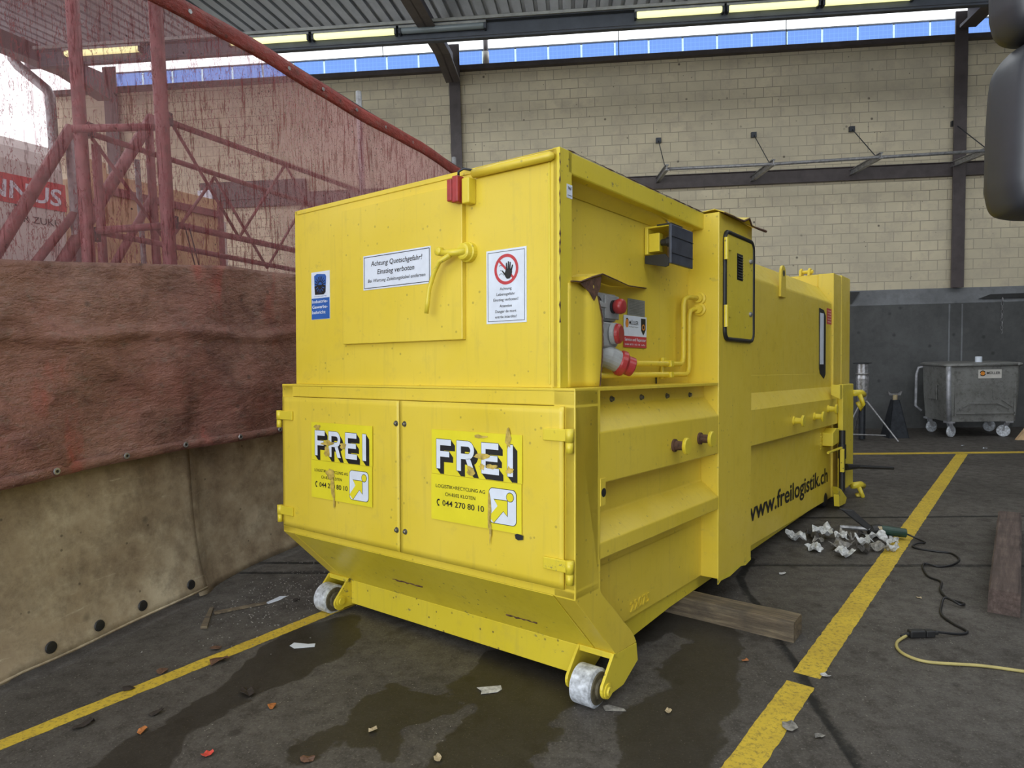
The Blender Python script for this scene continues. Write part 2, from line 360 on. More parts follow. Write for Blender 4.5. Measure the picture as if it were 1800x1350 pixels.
# ---------------------------------------------------------------- geometry helpers
class MB:
    def __init__(s): s.b = bmesh.new()
    def box(s, x0, x1, y0, y1, z0, z1):
        vs = [s.b.verts.new((x, y, z)) for z in (z0, z1) for x, y in ((x0, y0), (x1, y0), (x1, y1), (x0, y1))]
        for f in ((3, 2, 1, 0), (4, 5, 6, 7), (0, 1, 5, 4), (1, 2, 6, 5), (2, 3, 7, 6), (3, 0, 4, 7)): s.b.faces.new([vs[i] for i in f])
        return s
    def prism(s, pts, d):
        # pts: 3D polygon, d: extrusion vector
        d = Vector(d); a = [s.b.verts.new(Vector(p)) for p in pts]; c = [s.b.verts.new(Vector(p) + d) for p in pts]
        n = len(pts)
        s.b.faces.new(a); s.b.faces.new(c[::-1])
        for i in range(n): s.b.faces.new([a[i], c[i], c[(i + 1) % n], a[(i + 1) % n]])
        return s
    def poly(s, pts):
        s.b.faces.new([s.b.verts.new(Vector(p)) for p in pts]); return s
    def tube(s, pts, r, seg=10, cap=True):
        pts = [Vector(p) for p in pts]; rings = []
        rr = r if isinstance(r, (list, tuple)) else [r] * len(pts)
        prev = None
        for i, p in enumerate(pts):
            t = (pts[min(i + 1, len(pts) - 1)] - pts[max(i - 1, 0)]).normalized()
            if prev is None:
                up = Vector((0, 0, 1)) if abs(t.z) < .9 else Vector((1, 0, 0))
                u = t.cross(up).normalized()
            else: u = (prev - t * prev.dot(t)).normalized()
            prev = u; w = t.cross(u)
            rings.append([s.b.verts.new(p + (u * math.cos(2 * PI * k / seg) + w * math.sin(2 * PI * k / seg)) * rr[i]) for k in range(seg)])
        for a, c in zip(rings, rings[1:]):
            for k in range(seg): s.b.faces.new([a[k], a[(k + 1) % seg], c[(k + 1) % seg], c[k]])
        if cap: s.b.faces.new(rings[0][::-1]); s.b.faces.new(rings[-1])
        return s
    def cyl(s, p0, p1, r, seg=20): return s.tube([p0, p1], r, seg)
    def lathe(s, org, axis, prof, seg=24):
        # prof: (distance along axis, radius)
        org = Vector(org); axis = Vector(axis).normalized(); pts = [org + axis * a for a, r in prof]
        up = Vector((0, 0, 1)) if abs(axis.z) < .9 else Vector((1, 0, 0)); u = axis.cross(up).normalized(); w = axis.cross(u)
        rings = [[s.b.verts.new(p + (u * math.cos(2 * PI * k / seg) + w * math.sin(2 * PI * k / seg)) * max(r, 1e-4)) for k in range(seg)] for p, (a, r) in zip(pts, prof)]
        for a, c in zip(rings, rings[1:]):
            for k in range(seg): s.b.faces.new([a[k], a[(k + 1) % seg], c[(k + 1) % seg], c[k]])
        s.b.faces.new(rings[0][::-1]); s.b.faces.new(rings[-1]); return s
    def grid(s, fn, nu, nv):
        vs = [[s.b.verts.new(fn(i / nu, j / nv)) for i in range(nu + 1)] for j in range(nv + 1)]
        for j in range(nv):
            for i in range(nu): s.b.faces.new([vs[j][i], vs[j][i + 1], vs[j + 1][i + 1], vs[j + 1][i]])
        return s
    def build(s, name, mat, parent=None, bevel=0, smooth=False, solid=0, fix=True):
        if fix: bmesh.ops.recalc_face_normals(s.b, faces=s.b.faces)
        me = bpy.data.meshes.new(name); s.b.to_mesh(me); s.b.free()
        o = bpy.data.objects.new(name, me); COL.objects.link(o)
        me.materials.append(M[mat] if isinstance(mat, str) else mat)
        if smooth:
            for p in me.polygons: p.use_smooth = True
        if parent is not None: o.parent = parent
        if solid:
            m = o.modifiers.new('solid', 'SOLIDIFY'); m.thickness = solid; m.offset = 0
        if bevel:
            m = o.modifiers.new('bevel', 'BEVEL'); m.width = bevel; m.segments = 2; m.limit_method = 'ANGLE'; m.angle_limit = .6
            m.harden_normals = False
        return o
def tag(o, label=None, cat=None, group=None, kind=None):
    if label: o['label'] = label
    if cat: o['category'] = cat
    if group: o['group'] = group
    if kind: o['kind'] = kind
    return o
def empty(name, loc, rz=0, mat=None):
    o = bpy.data.objects.new(name, None); COL.objects.link(o); o.empty_display_size = .1
    if mat is not None: o.matrix_world = mat
    else: o.location = loc; o.rotation_euler = (0, 0, rz)
    return o

# text: built from Blender's own font as flat printed letters
_tc = {}
def text_polys(s, bold=0.0):
    key = (s, bold)
    if key in _tc: return _tc[key]
    cu = bpy.data.curves.new('t', 'FONT'); cu.body = s; cu.size = 1; cu.offset = bold; cu.resolution_u = 3; cu.fill_mode = 'FRONT'
    ob = bpy.data.objects.new('t', cu); COL.objects.link(ob)
    bpy.context.view_layer.update()
    me = bpy.data.meshes.new_from_object(ob.evaluated_get(bpy.context.evaluated_depsgraph_get()))
    vs = [(v.co.x, v.co.y) for v in me.vertices]; fs = [tuple(p.vertices) for p in me.polygons]
    COL.objects.unlink(ob); bpy.data.objects.remove(ob); bpy.data.curves.remove(cu); bpy.data.meshes.remove(me)
    _tc[key] = (vs, fs); return vs, fs
CAP = .73
def add_text(mb, s, u, v, h, width, frame, bold=0.0, shear=0.0, align='l', w=0.0, du=0, dv=0):
    # (u, v) baseline start (or centre), h capital height, width total width
    vs, fs = text_polys(s, bold)
    if not vs: return
    x0 = min(p[0] for p in vs); x1 = max(p[0] for p in vs)
    sx = width / (x1 - x0) if width else h / CAP
    sy = h / CAP; wd = (x1 - x0) * sx
    off = u - (wd / 2 if align == 'c' else 0)
    nv = [mb.b.verts.new(frame(off + (x - x0) * sx + shear * y * sy + du, v + y * sy + dv, w)) for x, y in vs]
    for f in fs:
        try: mb.b.faces.new([nv[i] for i in f])
        except ValueError: pass
def rect(mb, u0, u1, v0, v1, frame, w=0, t=0):
    mb.poly([frame(u0, v0, w), frame(u1, v0, w), frame(u1, v1, w), frame(u0, v1, w)])
def outline(mb, u0, u1, v0, v1, t, frame, w):
    rect(mb, u0, u1, v0, v0 + t, frame, w); rect(mb, u0, u1, v1 - t, v1, frame, w); rect(mb, u0, u0 + t, v0 + t, v1 - t, frame, w); rect(mb, u1 - t, u1, v0 + t, v1 - t, frame, w)
def disc(mb, u, v, r, frame, w, seg=28, r0=0, ax=1.0, a0=0, a1=2 * PI):
    P = [(math.cos(a0 + (a1 - a0) * k / seg), math.sin(a0 + (a1 - a0) * k / seg)) for k in range(seg + 1)]
    for a, b in zip(P, P[1:]):
        if r0: mb.poly([frame(u + a[0] * r0 * ax, v + a[1] * r0, w), frame(u + a[0] * r * ax, v + a[1] * r, w), frame(u + b[0] * r * ax, v + b[1] * r, w), frame(u + b[0] * r0 * ax, v + b[1] * r0, w)])
        else: mb.poly([frame(u, v, w), frame(u + a[0] * r * ax, v + a[1] * r, w), frame(u + b[0] * r * ax, v + b[1] * r, w)])
def rrect_pts(u0, u1, v0, v1, r, n=5):
    pts = []
    for cx, cy, a in ((u1 - r, v0 + r, -PI / 2), (u1 - r, v1 - r, 0), (u0 + r, v1 - r, PI / 2), (u0 + r, v0 + r, PI)):
        for k in range(n + 1): pts.append((cx + r * math.cos(a + PI / 2 * k / n), cy + r * math.sin(a + PI / 2 * k / n)))
    return pts
def polyf(mb, pts, frame, w=0): mb.poly([frame(a, b, w) for a, b in pts])
def plate(name, u0, u1, v0, v1, frame, mat, parent, t=.002):
    mb = MB(); p = [frame(u0, v0, 0), frame(u1, v0, 0), frame(u1, v1, 0), frame(u0, v1, 0)]
    d = Vector(frame(u0, v0, t)) - Vector(frame(u0, v0, 0)); mb.prism(p, d); return mb.build(name, mat, parent)

# ---------------------------------------------------------------- floor (x along the hall wall, y away from the camera)
WET = [
 [[-2.1,2.6],[-2.05,2.76],[-1.96,2.99],[-1.87,3.33],[-1.89,3.73],[-1.77,4.01],[-1.48,4.24],[-1.3,3.9],[-1.36,3.68],[-1.47,3.44],[-1.57,3.26],[-1.7,3.04],[-1.8,2.87],[-1.73,2.62],[-1.8,2.3],[-2.1,2.3]],
 [[-.99,3.36],[-.75,3.28],[-.59,3.18],[-.61,3.08],[-.78,2.94],[-.75,2.82],[-.83,2.71],[-.91,2.79],[-1.06,2.86],[-1.14,2.75],[-1.17,2.65],[-1.26,2.65],[-1.33,2.83],[-1.21,2.93],[-1.1,2.97],[-1.12,3.13],[-1.03,3.22]],
 [[-.72,3.37],[-.58,3.48],[-.55,3.78],[-.05,3.6],[.05,3.3],[-.13,3.12],[-.08,2.92],[-.21,2.8],[-.18,2.7],[-.18,2.3],[-.57,2.3],[-.64,2.69],[-.59,2.9],[-.55,3.02],[-.49,3.14],[-.65,3.29]],
 [[.11,3.15],[.32,3.24],[.5,3.44],[.41,3.48],[.43,3.64],[.66,3.94],[.54,4.03],[.29,3.81],[.4,4.5],[.7,4.5],[.96,3.99],[.81,3.54],[.73,3.29],[.55,2.85],[.43,2.3],[.18,2.3],[.18,2.72],[.15,2.87]],
]
CRACK = [[1.35,5.4],[1.16,4.99],[1.13,4.66],[1.16,4.46],[1.13,3.95],[1.14,3.61],[1.11,3.25],[1.12,2.97],[1.12,2.0],[1.1,.5]]
JOINTS = [CRACK, [[-6,5.22],[1.5,5.27],[9,5.30]], [[1.6,6.62],[4.1,6.70],[9,6.82]], [[-3.2,5.0],[-.6,5.05]]]
def segd(px, py, a, b):
    vx, vy = b[0] - a[0], b[1] - a[1]; t = ((px - a[0]) * vx + (py - a[1]) * vy) / (vx * vx + vy * vy)
    t = max(0, min(1, t)); return math.hypot(px - a[0] - t * vx, py - a[1] - t * vy)
def sdf(px, py, P):
    d = 9; ins = False; n = len(P)
    for i in range(n):
        a, b = P[i], P[(i + 1) % n]; d = min(d, segd(px, py, a, b))
        if (a[1] > py) != (b[1] > py) and px < (b[0] - a[0]) * (py - a[1]) / (b[1] - a[1]) + a[0]: ins = not ins
    return -d if ins else d
def axis(lo, hi, step, far0, far1):
    a = [far0, lo - 6, lo - 2]; x = lo
    while x < hi: a.append(x); x += step
    return a + [hi, hi + 2, hi + 6, far1]
xs = axis(-3.4, 4.6, .05, -40, 45); ys = axis(2.2, 7.4, .05, -25, 60)
vs = []; wet = []; jn = []
for y in ys:
    for x in xs:
        vs.append((x, y, 0))
        near = -3.5 < x < 4.7 and 2.1 < y < 7.5
        wet.append(max(-.4, min(.4, min(sdf(x, y, P) for P in WET))) if near and y < 5 else .4)
        jn.append(min(.4, min(segd(x, y, a, b) for J in JOINTS for a, b in zip(J, J[1:]))) if near else .4)
nx = len(xs)
fs = [(j * nx + i, j * nx + i + 1, (j + 1) * nx + i + 1, (j + 1) * nx + i) for j in range(len(ys) - 1) for i in range(nx - 1)]
me = bpy.data.meshes.new('floor'); me.from_pydata(vs, [], fs)
a = me.attributes.new('wet', 'FLOAT', 'POINT'); a.data.foreach_set('value', wet)
a = me.attributes.new('joint', 'FLOAT', 'POINT'); a.data.foreach_set('value', jn)
me.materials.append(M['floor']); fo = bpy.data.objects.new('floor', me); COL.objects.link(fo); tag(fo, kind='structure')

def fline(name, pts, w, label, jit=.003):
    # painted stripe: centre line points, width
    mb = MB(); L = []; R = []
    P = [Vector((*p, 0)) for p in pts]; n = 260
    tot = (P[-1] - P[0]).length; d = (P[-1] - P[0]).normalized(); q = Vector((-d.y, d.x, 0))
    for i in range(n + 1):
        c = P[0] + d * tot * i / n
        L.append(c + q * (w / 2 + rnd.uniform(-jit, jit))); R.append(c - q * (w / 2 + rnd.uniform(-jit, jit)))
    for k in range(n):
        a, b, c, e = L[k], L[k + 1], R[k + 1], R[k]
        if min(segd((a.x + c.x) / 2, (a.y + c.y) / 2, p, q_) for p, q_ in zip(CRACK, CRACK[1:])) < .022: continue   # broken out where the crack runs through
        mb.prism([(p.x, p.y, .0006) for p in (a, b, c, e)], (0, 0, .0012))
    o = mb.build(name, 'line'); tag(o, label, 'floor marking'); return o
fline('floor_stripe', [(-3.95, .6), (-1.70, 4.25), (1.6, 9.45)], .098, 'narrow yellow floor stripe running from the left foreground to the front left wheel')
fline('floor_stripe', [(.29, 2.2), (5.42, 10.10)], .135, 'wide yellow floor stripe to the right of the yellow container, crossed by the dark crack')
fline('floor_stripe', [(1.5, 10.14), (14, 10.22)], .14, 'far yellow floor stripe running across in front of the grey dumpster')

# ---------------------------------------------------------------- back wall and roof
WY = 12.9
K = WY / 12.615
def WX(x): return x * K
def WZ(z): return CZ + (z - CZ) * K
xl, xr = WX(-9.9), 11.2
ztop = WZ(6.71)
w1 = MB().box(xl, xr, WY, WY + .3, WZ(2.47), ztop - .05).build('wall_back', 'block'); tag(w1, kind='structure')
w2 = MB().box(xl, xr, WY - .10, WY + .3, 0, WZ(2.20)).build('wall_back_plinth', 'concrete_dark'); w2.name = 'wall_back'; tag(w2, kind='structure')
wr1 = MB().box(11.2, 11.5, -7.2, WY + .3, 0, 7.3).build('wall_right_light_block', 'concrete_dark'); tag(wr1, kind='structure')  # unseen wall, added to cut the daylight on the container's side
wf1 = MB().box(3.2, 11.2, -7.4, -7.1, 0, 5.5).build('wall_front_light_block', 'concrete_dark'); tag(wf1, kind='structure')  # added behind the camera so daylight enters only from the left
# sloped ledge between plinth and block wall
lg = MB().prism([(xl, WY - .10, WZ(2.20)), (xl, WY + .1, WZ(2.20)), (xl, WY + .1, WZ(2.475)), (xl, WY - .005, WZ(2.475))], (xr - xl, 0, 0)).build('trim_1', 'concrete_ledge', bevel=.01); tag(lg, kind='structure')
# plinth joints
for x in (6.46, 6.67, 8.3):
    MBj = MB().box(WX(x) - .012, WX(x) + .012, WY - .108, WY - .09, .2, WZ(2.19)).build('trim_2', 'concrete_ledge'); tag(MBj, kind='structure')
cp = MB().box(xl, xr, WY - .12, WY + .32, WZ(6.63), WZ(6.715)).build('wall_coping_beam', 'brown_steel', bevel=.008)
tag(cp, 'dark brown steel beam along the top of the cream block wall', 'beam')
mb_ = MB().box(xl, xr, WY - .06, WY + .01, WZ(4.385), WZ(4.60)).box(xl, xr, WY - .09, WY + .01, WZ(4.375), WZ(4.39)).box(xl, xr, WY - .09, WY + .01, WZ(4.595), WZ(4.61)).build('wall_beam', 'brown_steel', bevel=.005)
tag(mb_, 'horizontal dark brown steel beam halfway up the block wall under the pipe rail', 'beam')
def column(x0, x1, label, zt):
    a, b = WX(x0), WX(x1)
    root = empty('steel_column', ((a + b) / 2, WY, 0)); tag(root, label, 'column', 'brown steel wall columns')
    c = -(a + b) / 2
    MB().box(a + c, b + c, -.13, -.10, WZ(2.47), zt).box(-.012, .012, -.10, .0, WZ(2.47), zt).build('flange', 'brown_steel', root, bevel=.003)
    return root
column(-2.174, -1.975, 'brown steel wall column rising just left of the middle of the photo behind the yellow container', 7.2)
column(6.472, 6.677, 'brown steel wall column at the right, beside the black mirror', 7.2)
column(-8.79, -8.53, 'brown steel wall column seen through the red curtain window', 7.2)
# roof sheet
def roofz(y): return 7.12 + .09 * (y - 10.4)
pitch = .205; x = -10.35
prof = []
while x < 11.2:
    prof += [(x, 0), (x + .135, 0), (x + .145, .05), (x + .195, .05)]; x += pitch
# sheet bays; unseen gaps added between them let sky light brighten wall and container
for y0, y1 in ((-7.0, -2.4), (1.6, 5.6), (8.6, 12.72)):
  mb = MB()
  va = [mb.b.verts.new((x, y0, roofz(y0) + z)) for x, z in prof]; 
  vb = [mb.b.verts.new((x, y1, roofz(y1) + z)) for x, z in prof]
  for i in range(len(prof) - 1): mb.b.faces.new([va[i], va[i + 1], vb[i + 1], vb[i]])
  rf = mb.build('ceiling', 'roof', solid=.004, fix=False); tag(rf, kind='structure')
ev = MB().box(-10.4, 11.2, 12.55, 12.66, 7.19, 7.33).build('trim_3', 'beam_pale', bevel=.004); tag(ev, kind='structure')
# rafters
def rafter(xc, w, zb, label):
    root = empty('roof_rafter', (xc, 12.6, zb)); tag(root, label, 'rafter', 'brown steel roof rafters')
    h = w / 2; mb = MB()
    # bottom flange, web, haunch at the wall
    def P(x, pts, d): mb.prism([(x, a, b) for a, b in pts], (d, 0, 0))
    ydn = -19.0
    sl = .09
    P(-h, [(0, -.10), (-1.0, 0), (-1.0, .03), (0, -.05)], w)
    P(-h, [(-1.0, 0), (ydn, sl * (ydn + 1.0)), (ydn, sl * (ydn + 1.0) + .025), (-1.0, .025)], w)
    P(-.01, [(0, -.10), (-1.0, 0), (ydn, sl * (ydn + 1.0)), (ydn, sl * ydn + .42), (0, .42)], .02)
    mb.build('beam', 'brown_steel', root); return root
rafter(WX(-2.07), .26, 6.55, 'brown steel roof rafter over the left wall column')
rafter(WX(6.575), .26, 6.95, 'brown steel roof rafter over the right wall column')
rafter(WX(-8.66), .26, 6.6, 'brown steel roof rafter seen through the red curtain at far left')
# purlins under the sheet
# lamp tray and lamps
ty = 10.4
tr = MB().box(-8.4, 11.1, ty - .05, ty + .05, 6.49, 6.53).box(-8.4, 11.1, ty + .035, ty + .05, 6.31, 6.49).box(-8.4, 11.1, ty + .05, ty + .14, 6.28, 6.31).build('lamp_tray', 'beam_dark', bevel=.003)
tag(tr, 'long dark blue-grey tray carrying the fluorescent lamps under the roof', 'lamp tray')
cd = MB().box(-8.4, 11.1, ty - .082, ty - .052, 6.50, 6.545).build('cable_conduit', 'conduit', bevel=.003)
tag(cd, 'pale grey conduit running along the front of the lamp tray', 'conduit')
spans = [(-7.93, -6.63, 1, 'seen through the red curtain, farthest left'), (-5.21, -3.93, 1, 'half behind the red hem of the curtain'), (-3.885, -2.577, 1, 'just left of the brown rafter'), (-2.54, -1.223, 0, 'unlit, under the brown rafter'),
         (.948, 2.218, 1, 'first of the lit row right of the gap'), (2.25, 3.544, 1, 'second of the lit row right of the gap'), (3.575, 4.814, 1, 'lit, nearest the right roof rafter')]
for a, b, on, where in spans:
    root = empty('fluorescent_lamp', ((a + b) / 2, ty - .02, 6.452)); h = (b - a) / 2
    tag(root, ('lit yellowish' if on else 'grey') + ' fluorescent lamp, ' + where, 'lamp', 'fluorescent lamps on the tray')
    MB().box(-h, h, -.045, .045, .0, .035).build('housing', 'conduit', root, bevel=.004)
    MB().tube([(-h + .02, 0, -.03), (-h + .05, 0, -.03), (h - .05, 0, -.03), (h - .02, 0, -.03)], [.03, .048, .048, .03], 14).build('cover', 'lit' if on else 'unlit', root, smooth=True)
    MB().box(-h, -h + .03, -.05, .05, -.085, .0).build('end_cap', 'dark_metal', root); MB().box(h - .03, h, -.05, .05, -.085, .0).build('end_cap', 'dark_metal', root)
for x, y, z0, z1, lb in ((.85 * K, 12.6, 6.72, 7.21, 'thin steel rod above the wall, the left one of two right of the container corner'), (3.66 * K, 12.6, 6.72, 7.21, 'thin steel rod above the wall under the lamps at the right'), (-3.4, 12.6, 6.98, 7.21, 'short thin rod hanging from the eave above the left wall bay')):
    o = MB().cyl((x, y, z0), (x, y, z1), .008, 6).build('hanger_rod', 'dark_metal'); tag(o, lb, 'rod')
vp = empty('vent_pipe', (-1.54, 12.88, WZ(6.715))); tag(vp, 'short vertical pipe with a pale sleeve standing on the wall coping', 'pipe')
MB().cyl((0, 0, 0), (0, 0, .5), .045, 12).build('pipe', 'brown_steel', vp, smooth=True)
MB().cyl((0, 0, .02), (0, 0, .24), .06, 12).build('sleeve', 'white_paint', vp, smooth=True)
# gutter downpipe at the far left end of the hall
dp = MB().tube([(-10.42, 12.3, 7.62), (-10.42, 12.3, 7.25), (-10.32, 12.3, 7.12), (-9.78, 12.3, 6.66), (-9.72, 12.3, 6.55), (-9.70, 12.3, 3.0)], .09, 12).build('rain_downpipe', 'galv', smooth=True)
tag(dp, 'grey rain downpipe bending down at the far left corner of the roof', 'downpipe')

# rail brackets on the wall
rl = MB().tube([(WX(1.6) - .02, 12.0, 4.585), (3.34, 12.0, 4.585), (5.05, 12.0, 4.615), (9.5, 12.0, 4.68)], .028, 8).build('pipe_rail', 'galv', smooth=True)
tag(rl, 'long grey pipe rail carried by the wall brackets', 'rail')
for i, (bx, bz, rx, rz_, ex, ez, lb) in enumerate(((1.516, 4.531, 1.60, 4.60, 1.543, 5.228, 'leftmost grey wall bracket with its tie rod, above the container roof'),
        (3.149, 4.477, 3.345, 4.60, 3.189, 5.243, 'second grey wall bracket from the left with its tie rod'),
        (4.819, 4.509, 5.06, 4.63, 4.842, 5.255, 'third grey wall bracket from the left, left of the right column'),
        (6.482, 4.566, 6.80, 4.67, 6.52, 5.26, 'grey wall bracket crossing in front of the right column'))):
    root = empty('wall_bracket', (WX(bx), WY - .06, WZ(bz))); tag(root, lb, 'bracket', 'wall brackets under the pipe rail')
    e = Vector((rx, 11.93, rz_)) - Vector((WX(bx), WY - .06, WZ(bz)))
    s = Vector((.03, 0, 0)); mbk = MB()
    mbk.prism([(-.03, 0, -.05), (.03, 0, -.05), (.03, 0, -.035), (-.03, 0, -.035)], e)
    mbk.prism([(-.03, 0, .035), (.03, 0, .035), (.03, 0, .05), (-.03, 0, .05)], e)
    mbk.prism([(-.006, 0, -.05), (.006, 0, -.05), (.006, 0, .05), (-.006, 0, .05)], e)
    mbk.build('arm', 'steel', root)
    t = Vector((WX(ex) - WX(bx), 0.02, WZ(ez) - WZ(bz)))
    MB().cyl(t, e * .82 + Vector((0, 0, .04)), .008, 6).build('tie_rod', 'dark_metal', root)
    MB().box(t.x - .045, t.x + .045, t.y - .02, t.y + .06, t.z - .045, t.z + .045).build('anchor_plate', 'dark_metal', root)

# hoses / dark openings at the ledge
for xa, xb, lb in ((WX(4.5), WX(4.98), 'dark torn opening in the grey ledge just right of the container rear'), (WX(6.95), WX(9.2), 'long dark gap in the grey ledge above the dumpster')):
    o = MB().prism([(xa, WY - .13, WZ(2.24)), (xb - .16, WY - .13, WZ(2.24)), (xb, WY - .08, WZ(2.45)), (xa, WY - .08, WZ(2.45))] if xb < 6 else
                   [(xa, WY - .12, WZ(2.27)), (xb, WY - .12, WZ(2.26)), (xb, WY - .09, WZ(2.36)), (xa + .2, WY - .09, WZ(2.34))], (0, .05, 0)).build('ledge_gap_cover', 'black_rubber')
    tag(o, lb, 'panel')
ch = MB()
for k in range(9):
    z = WZ(2.24) - .07 * k; ch.tube([(WX(7.3) + .018 * math.cos(a) * (k % 2), WY - .14 + .018 * math.cos(a) * (1 - k % 2), z + .04 * math.sin(a)) for a in [PI * 2 * q / 8 for q in range(9)]], .004, 5, False)
ch = ch.build('hanging_chain', 'steel'); tag(ch, 'short chain hanging on the dark wall above the dumpster', 'chain')

# neighbouring solar facade beyond the wall
sy = 21.5
sf = empty('solar_facade', (0, sy, 0)); tag(sf, 'blue solar panels on the neighbouring roof seen over the top of the block wall', 'solar panels')
x = -15.6; zt = 10.66; k = 0
px0 = -7.693
pw_ = (4.383 + 7.693) / 12.0
MB().box(-16, 15, .05, .2, 7.0, 10.6).build('backing', 'beam_dark', sf)
for i in range(-7, 23):
    xa = px0 + i * pw_
    MB().box(xa + .03, xa + pw_ - .03, -.02, .02, 7.2, zt).build('panel', 'solar', sf)
    MB().box(xa - .028, xa + .028, -.03, .03, 7.2, zt - .03).build('rail', 'alu', sf)
MB().box(-15.6, 15, -.04, .04, zt, zt + .04).build('top_rail', 'beam_dark', sf)

# ---------------------------------------------------------------- the yellow waste press container
AX = Vector((0.8436457459638123, -0.5367775484808051, 0.011476879545410382))
AY = Vector((0.5366220100498896, 0.8423278295391088, -0.05020603463678447))
AZ = Vector((0.01728217715390823, 0.048514853713793604, 0.9986729371130221))
AO = Vector((-1.8588888433466464, 4.180468067983577, 1.5167744977478024))
CM = Matrix(((AX.x, AY.x, AZ.x, AO.x), (AX.y, AY.y, AZ.y, AO.y), (AX.z, AY.z, AZ.z, AO.z), (0, 0, 0, 1)))
pc = empty('press_container', None, mat=CM)
tag(pc, 'large yellow waste press container standing in the middle of the hall on timber and wheels', 'container')
W = 2.2
Y = 'yellow'
# lower box front frame, shell
fr = MB()
fr.box(0, W, 0, .20, -.075, 0)            # top rail
fr.box(0, W, 0, .20, -.935, -.895)        # bottom rail
fr.box(0, .03, 0, .2, -.895, -.075); fr.box(2.145, W, 0, .2, -.895, -.075)
fr.box(.03, 2.145, .03, .1, -.895, -.075)
fr.build('front_frame', Y, pc, bevel=.006)
# doors
def door(x0, x1, name):
    mb = MB()
    def f(u, v):
        x = x0 + (x1 - x0) * u; z = -.892 + .816 * v
        dent = -.010 * math.exp(-((x - 1.75) / .18) ** 2 - ((z + .10) / .07) ** 2) + .004 * math.sin(x * 9) * (v ** 6)
        return (x, -.012 - .012 * (u ** 6 if x0 > 1 else 0) * 0 + dent, z)
    mb.grid(f, 40, 24)
    return mb.build(name, Y, pc, smooth=True, solid=.008)
dl = door(.024, 1.094, 'door'); dr = door(1.102, 2.148, 'door')
for xx, zz, d in ((1.072, -.199, dl), (1.072, -.775, dl), (1.138, -.199, dr), (1.138, -.775, dr)):
    MB().lathe((xx, -.012, zz), (0, -1, 0), [(0, .016), (.006, .016), (.006, .010), (.016, .009), (.018, .005)], 12).build('bolt', 'bolt', d, smooth=False)
for xx, zz, s, d in ((.0, -.175, 1, dl), (.0, -.775, 1, dl), (2.185, -.185, -1, dr), (2.185, -.765, -1, dr)):
    x0, x1 = (xx, xx + .14) if s > 0 else (xx - .14, xx)
    MB().box(x0, x1, -.030, -.016, zz - .045, zz + .01).build('hinge_strap', 'yellow_worn', d, bevel=.004)
    MB().cyl((xx, -.022, zz - .095), (xx, -.022, zz - .048), .017, 12).cyl((xx, -.022, zz - .046), (xx, -.022, zz + .012), .019, 12).build('hinge_knuckle', 'yellow_worn', d, smooth=True)
# underside slope
MB().prism([(.12, .0, -.935), (.12, .375, -1.305), (.12, .375, -1.28), (.12, .02, -.92)], (W - .24, 0, 0)).build('sloped_underside', 'yellow_worn', pc, bevel=.003)
# side posts with wheel arms
for x0, sgn in ((2.085, 1), (0.0, -1)):
    MB().prism([(x0, a, b) for a, b in ((0, -.002), (.22, -.002), (.22, -.95), (.545, -1.245), (.58, -1.30), (.366, -1.295), (0, -.935))], (.115, 0, 0)).build('side_post', Y, pc, bevel=.005)
def arm(x0, x1, par):
    ptz = [(.345, -1.285), (.366, -1.292), (.577, -1.302), (.592, -1.396), (.44, -1.468)]
    c = (.283, -1.428); r = .05
    for k in range(9):
        a = -PI * .30 - PI * .85 * k / 8; ptz.append((c[0] + r * math.cos(a), c[1] + r * math.sin(a)))
    return MB().prism([(x0, a, b) for a, b in ptz], (x1 - x0, 0, 0)).build('wheel_arm', 'yellow_worn', par, bevel=.002)
for side in (0, 1):
    xo = (2.185, 2.20) if side else (0.0, .015); xi = (1.99, 2.005) if side else (.195, .21)
    arm(*xo, pc); arm(*xi, pc)
    MB().box(min(xo[0], xi[0]), max(xo[1], xi[1]), .345, .375, -1.315, -1.285).build('arm_cover', 'yellow_worn', pc, bevel=.003)
    xa, xb = (2.035, 2.155) if side else (.04, .155)
    floorz = -1.535 if side else -1.512
    rw = .094; zc = floorz + rw
    wh = MB().lathe((xa, .283, zc), (1, 0, 0), [(0, rw - .015), (.008, rw), (xb - xa - .008, rw), (xb - xa, rw - .02)], 36).build('wheel', 'wheel_white', pc, smooth=False)
    MB().lathe((xb - .004 if side else xb - .004, .283, zc), (1, 0, 0), [(0, rw - .014), (.008, rw - .02), (.009, .05), (.02, .045), (.024, .02)], 30).build('hub', 'wheel_side', wh)
    MB().cyl((min(xo[0], xi[0]) - .012, .283, zc), (max(xo[1], xi[1]) + .012, .283, zc), .017, 12).build('axle', 'yellow_worn', pc)
    xs_ = xo[1] if side else xi[1]
    MB().lathe((xs_, .283, zc), (1, 0, 0), [(0, .036), (.006, .036), (.008, .022), (.016, .02)], 16).build('axle_nut', 'yellow_worn', pc)
# front cross beam
MB().box(.21, 1.99, .37, .45, -1.455, -1.30).build('cross_beam', 'yellow_worn', pc, bevel=.004)
# side wall of lower section: profile swept along y
side = [(2.1, 0), (2.105, -.085), (2.2, -.205), (2.2, -.445), (2.085, -.465), (2.085, -.625), (2.2, -.722), (2.2, -.80), (2.085, -.82), (2.085, -.90), (1.9, -.90), (1.9, 0)]
MB().prism([(a, .20, b) for a, b in side], (0, 1.49, 0)).build('side_panel', Y, pc, bevel=.006)
MB().prism([(W - a, .20, b) for a, b in side], (0, 5.0, 0)).build('side_panel', Y, pc)
for xx in (2.05, .115): MB().prism([(xx, .2, -.89), (xx, 1.69 if xx > 1 else 5.2, -.89), (xx, 1.69 if xx > 1 else 5.2, -1.245), (xx, .53, -1.245), (xx, .2, -.96)], (.035, 0, 0)).build('lower_side_panel', Y, pc)
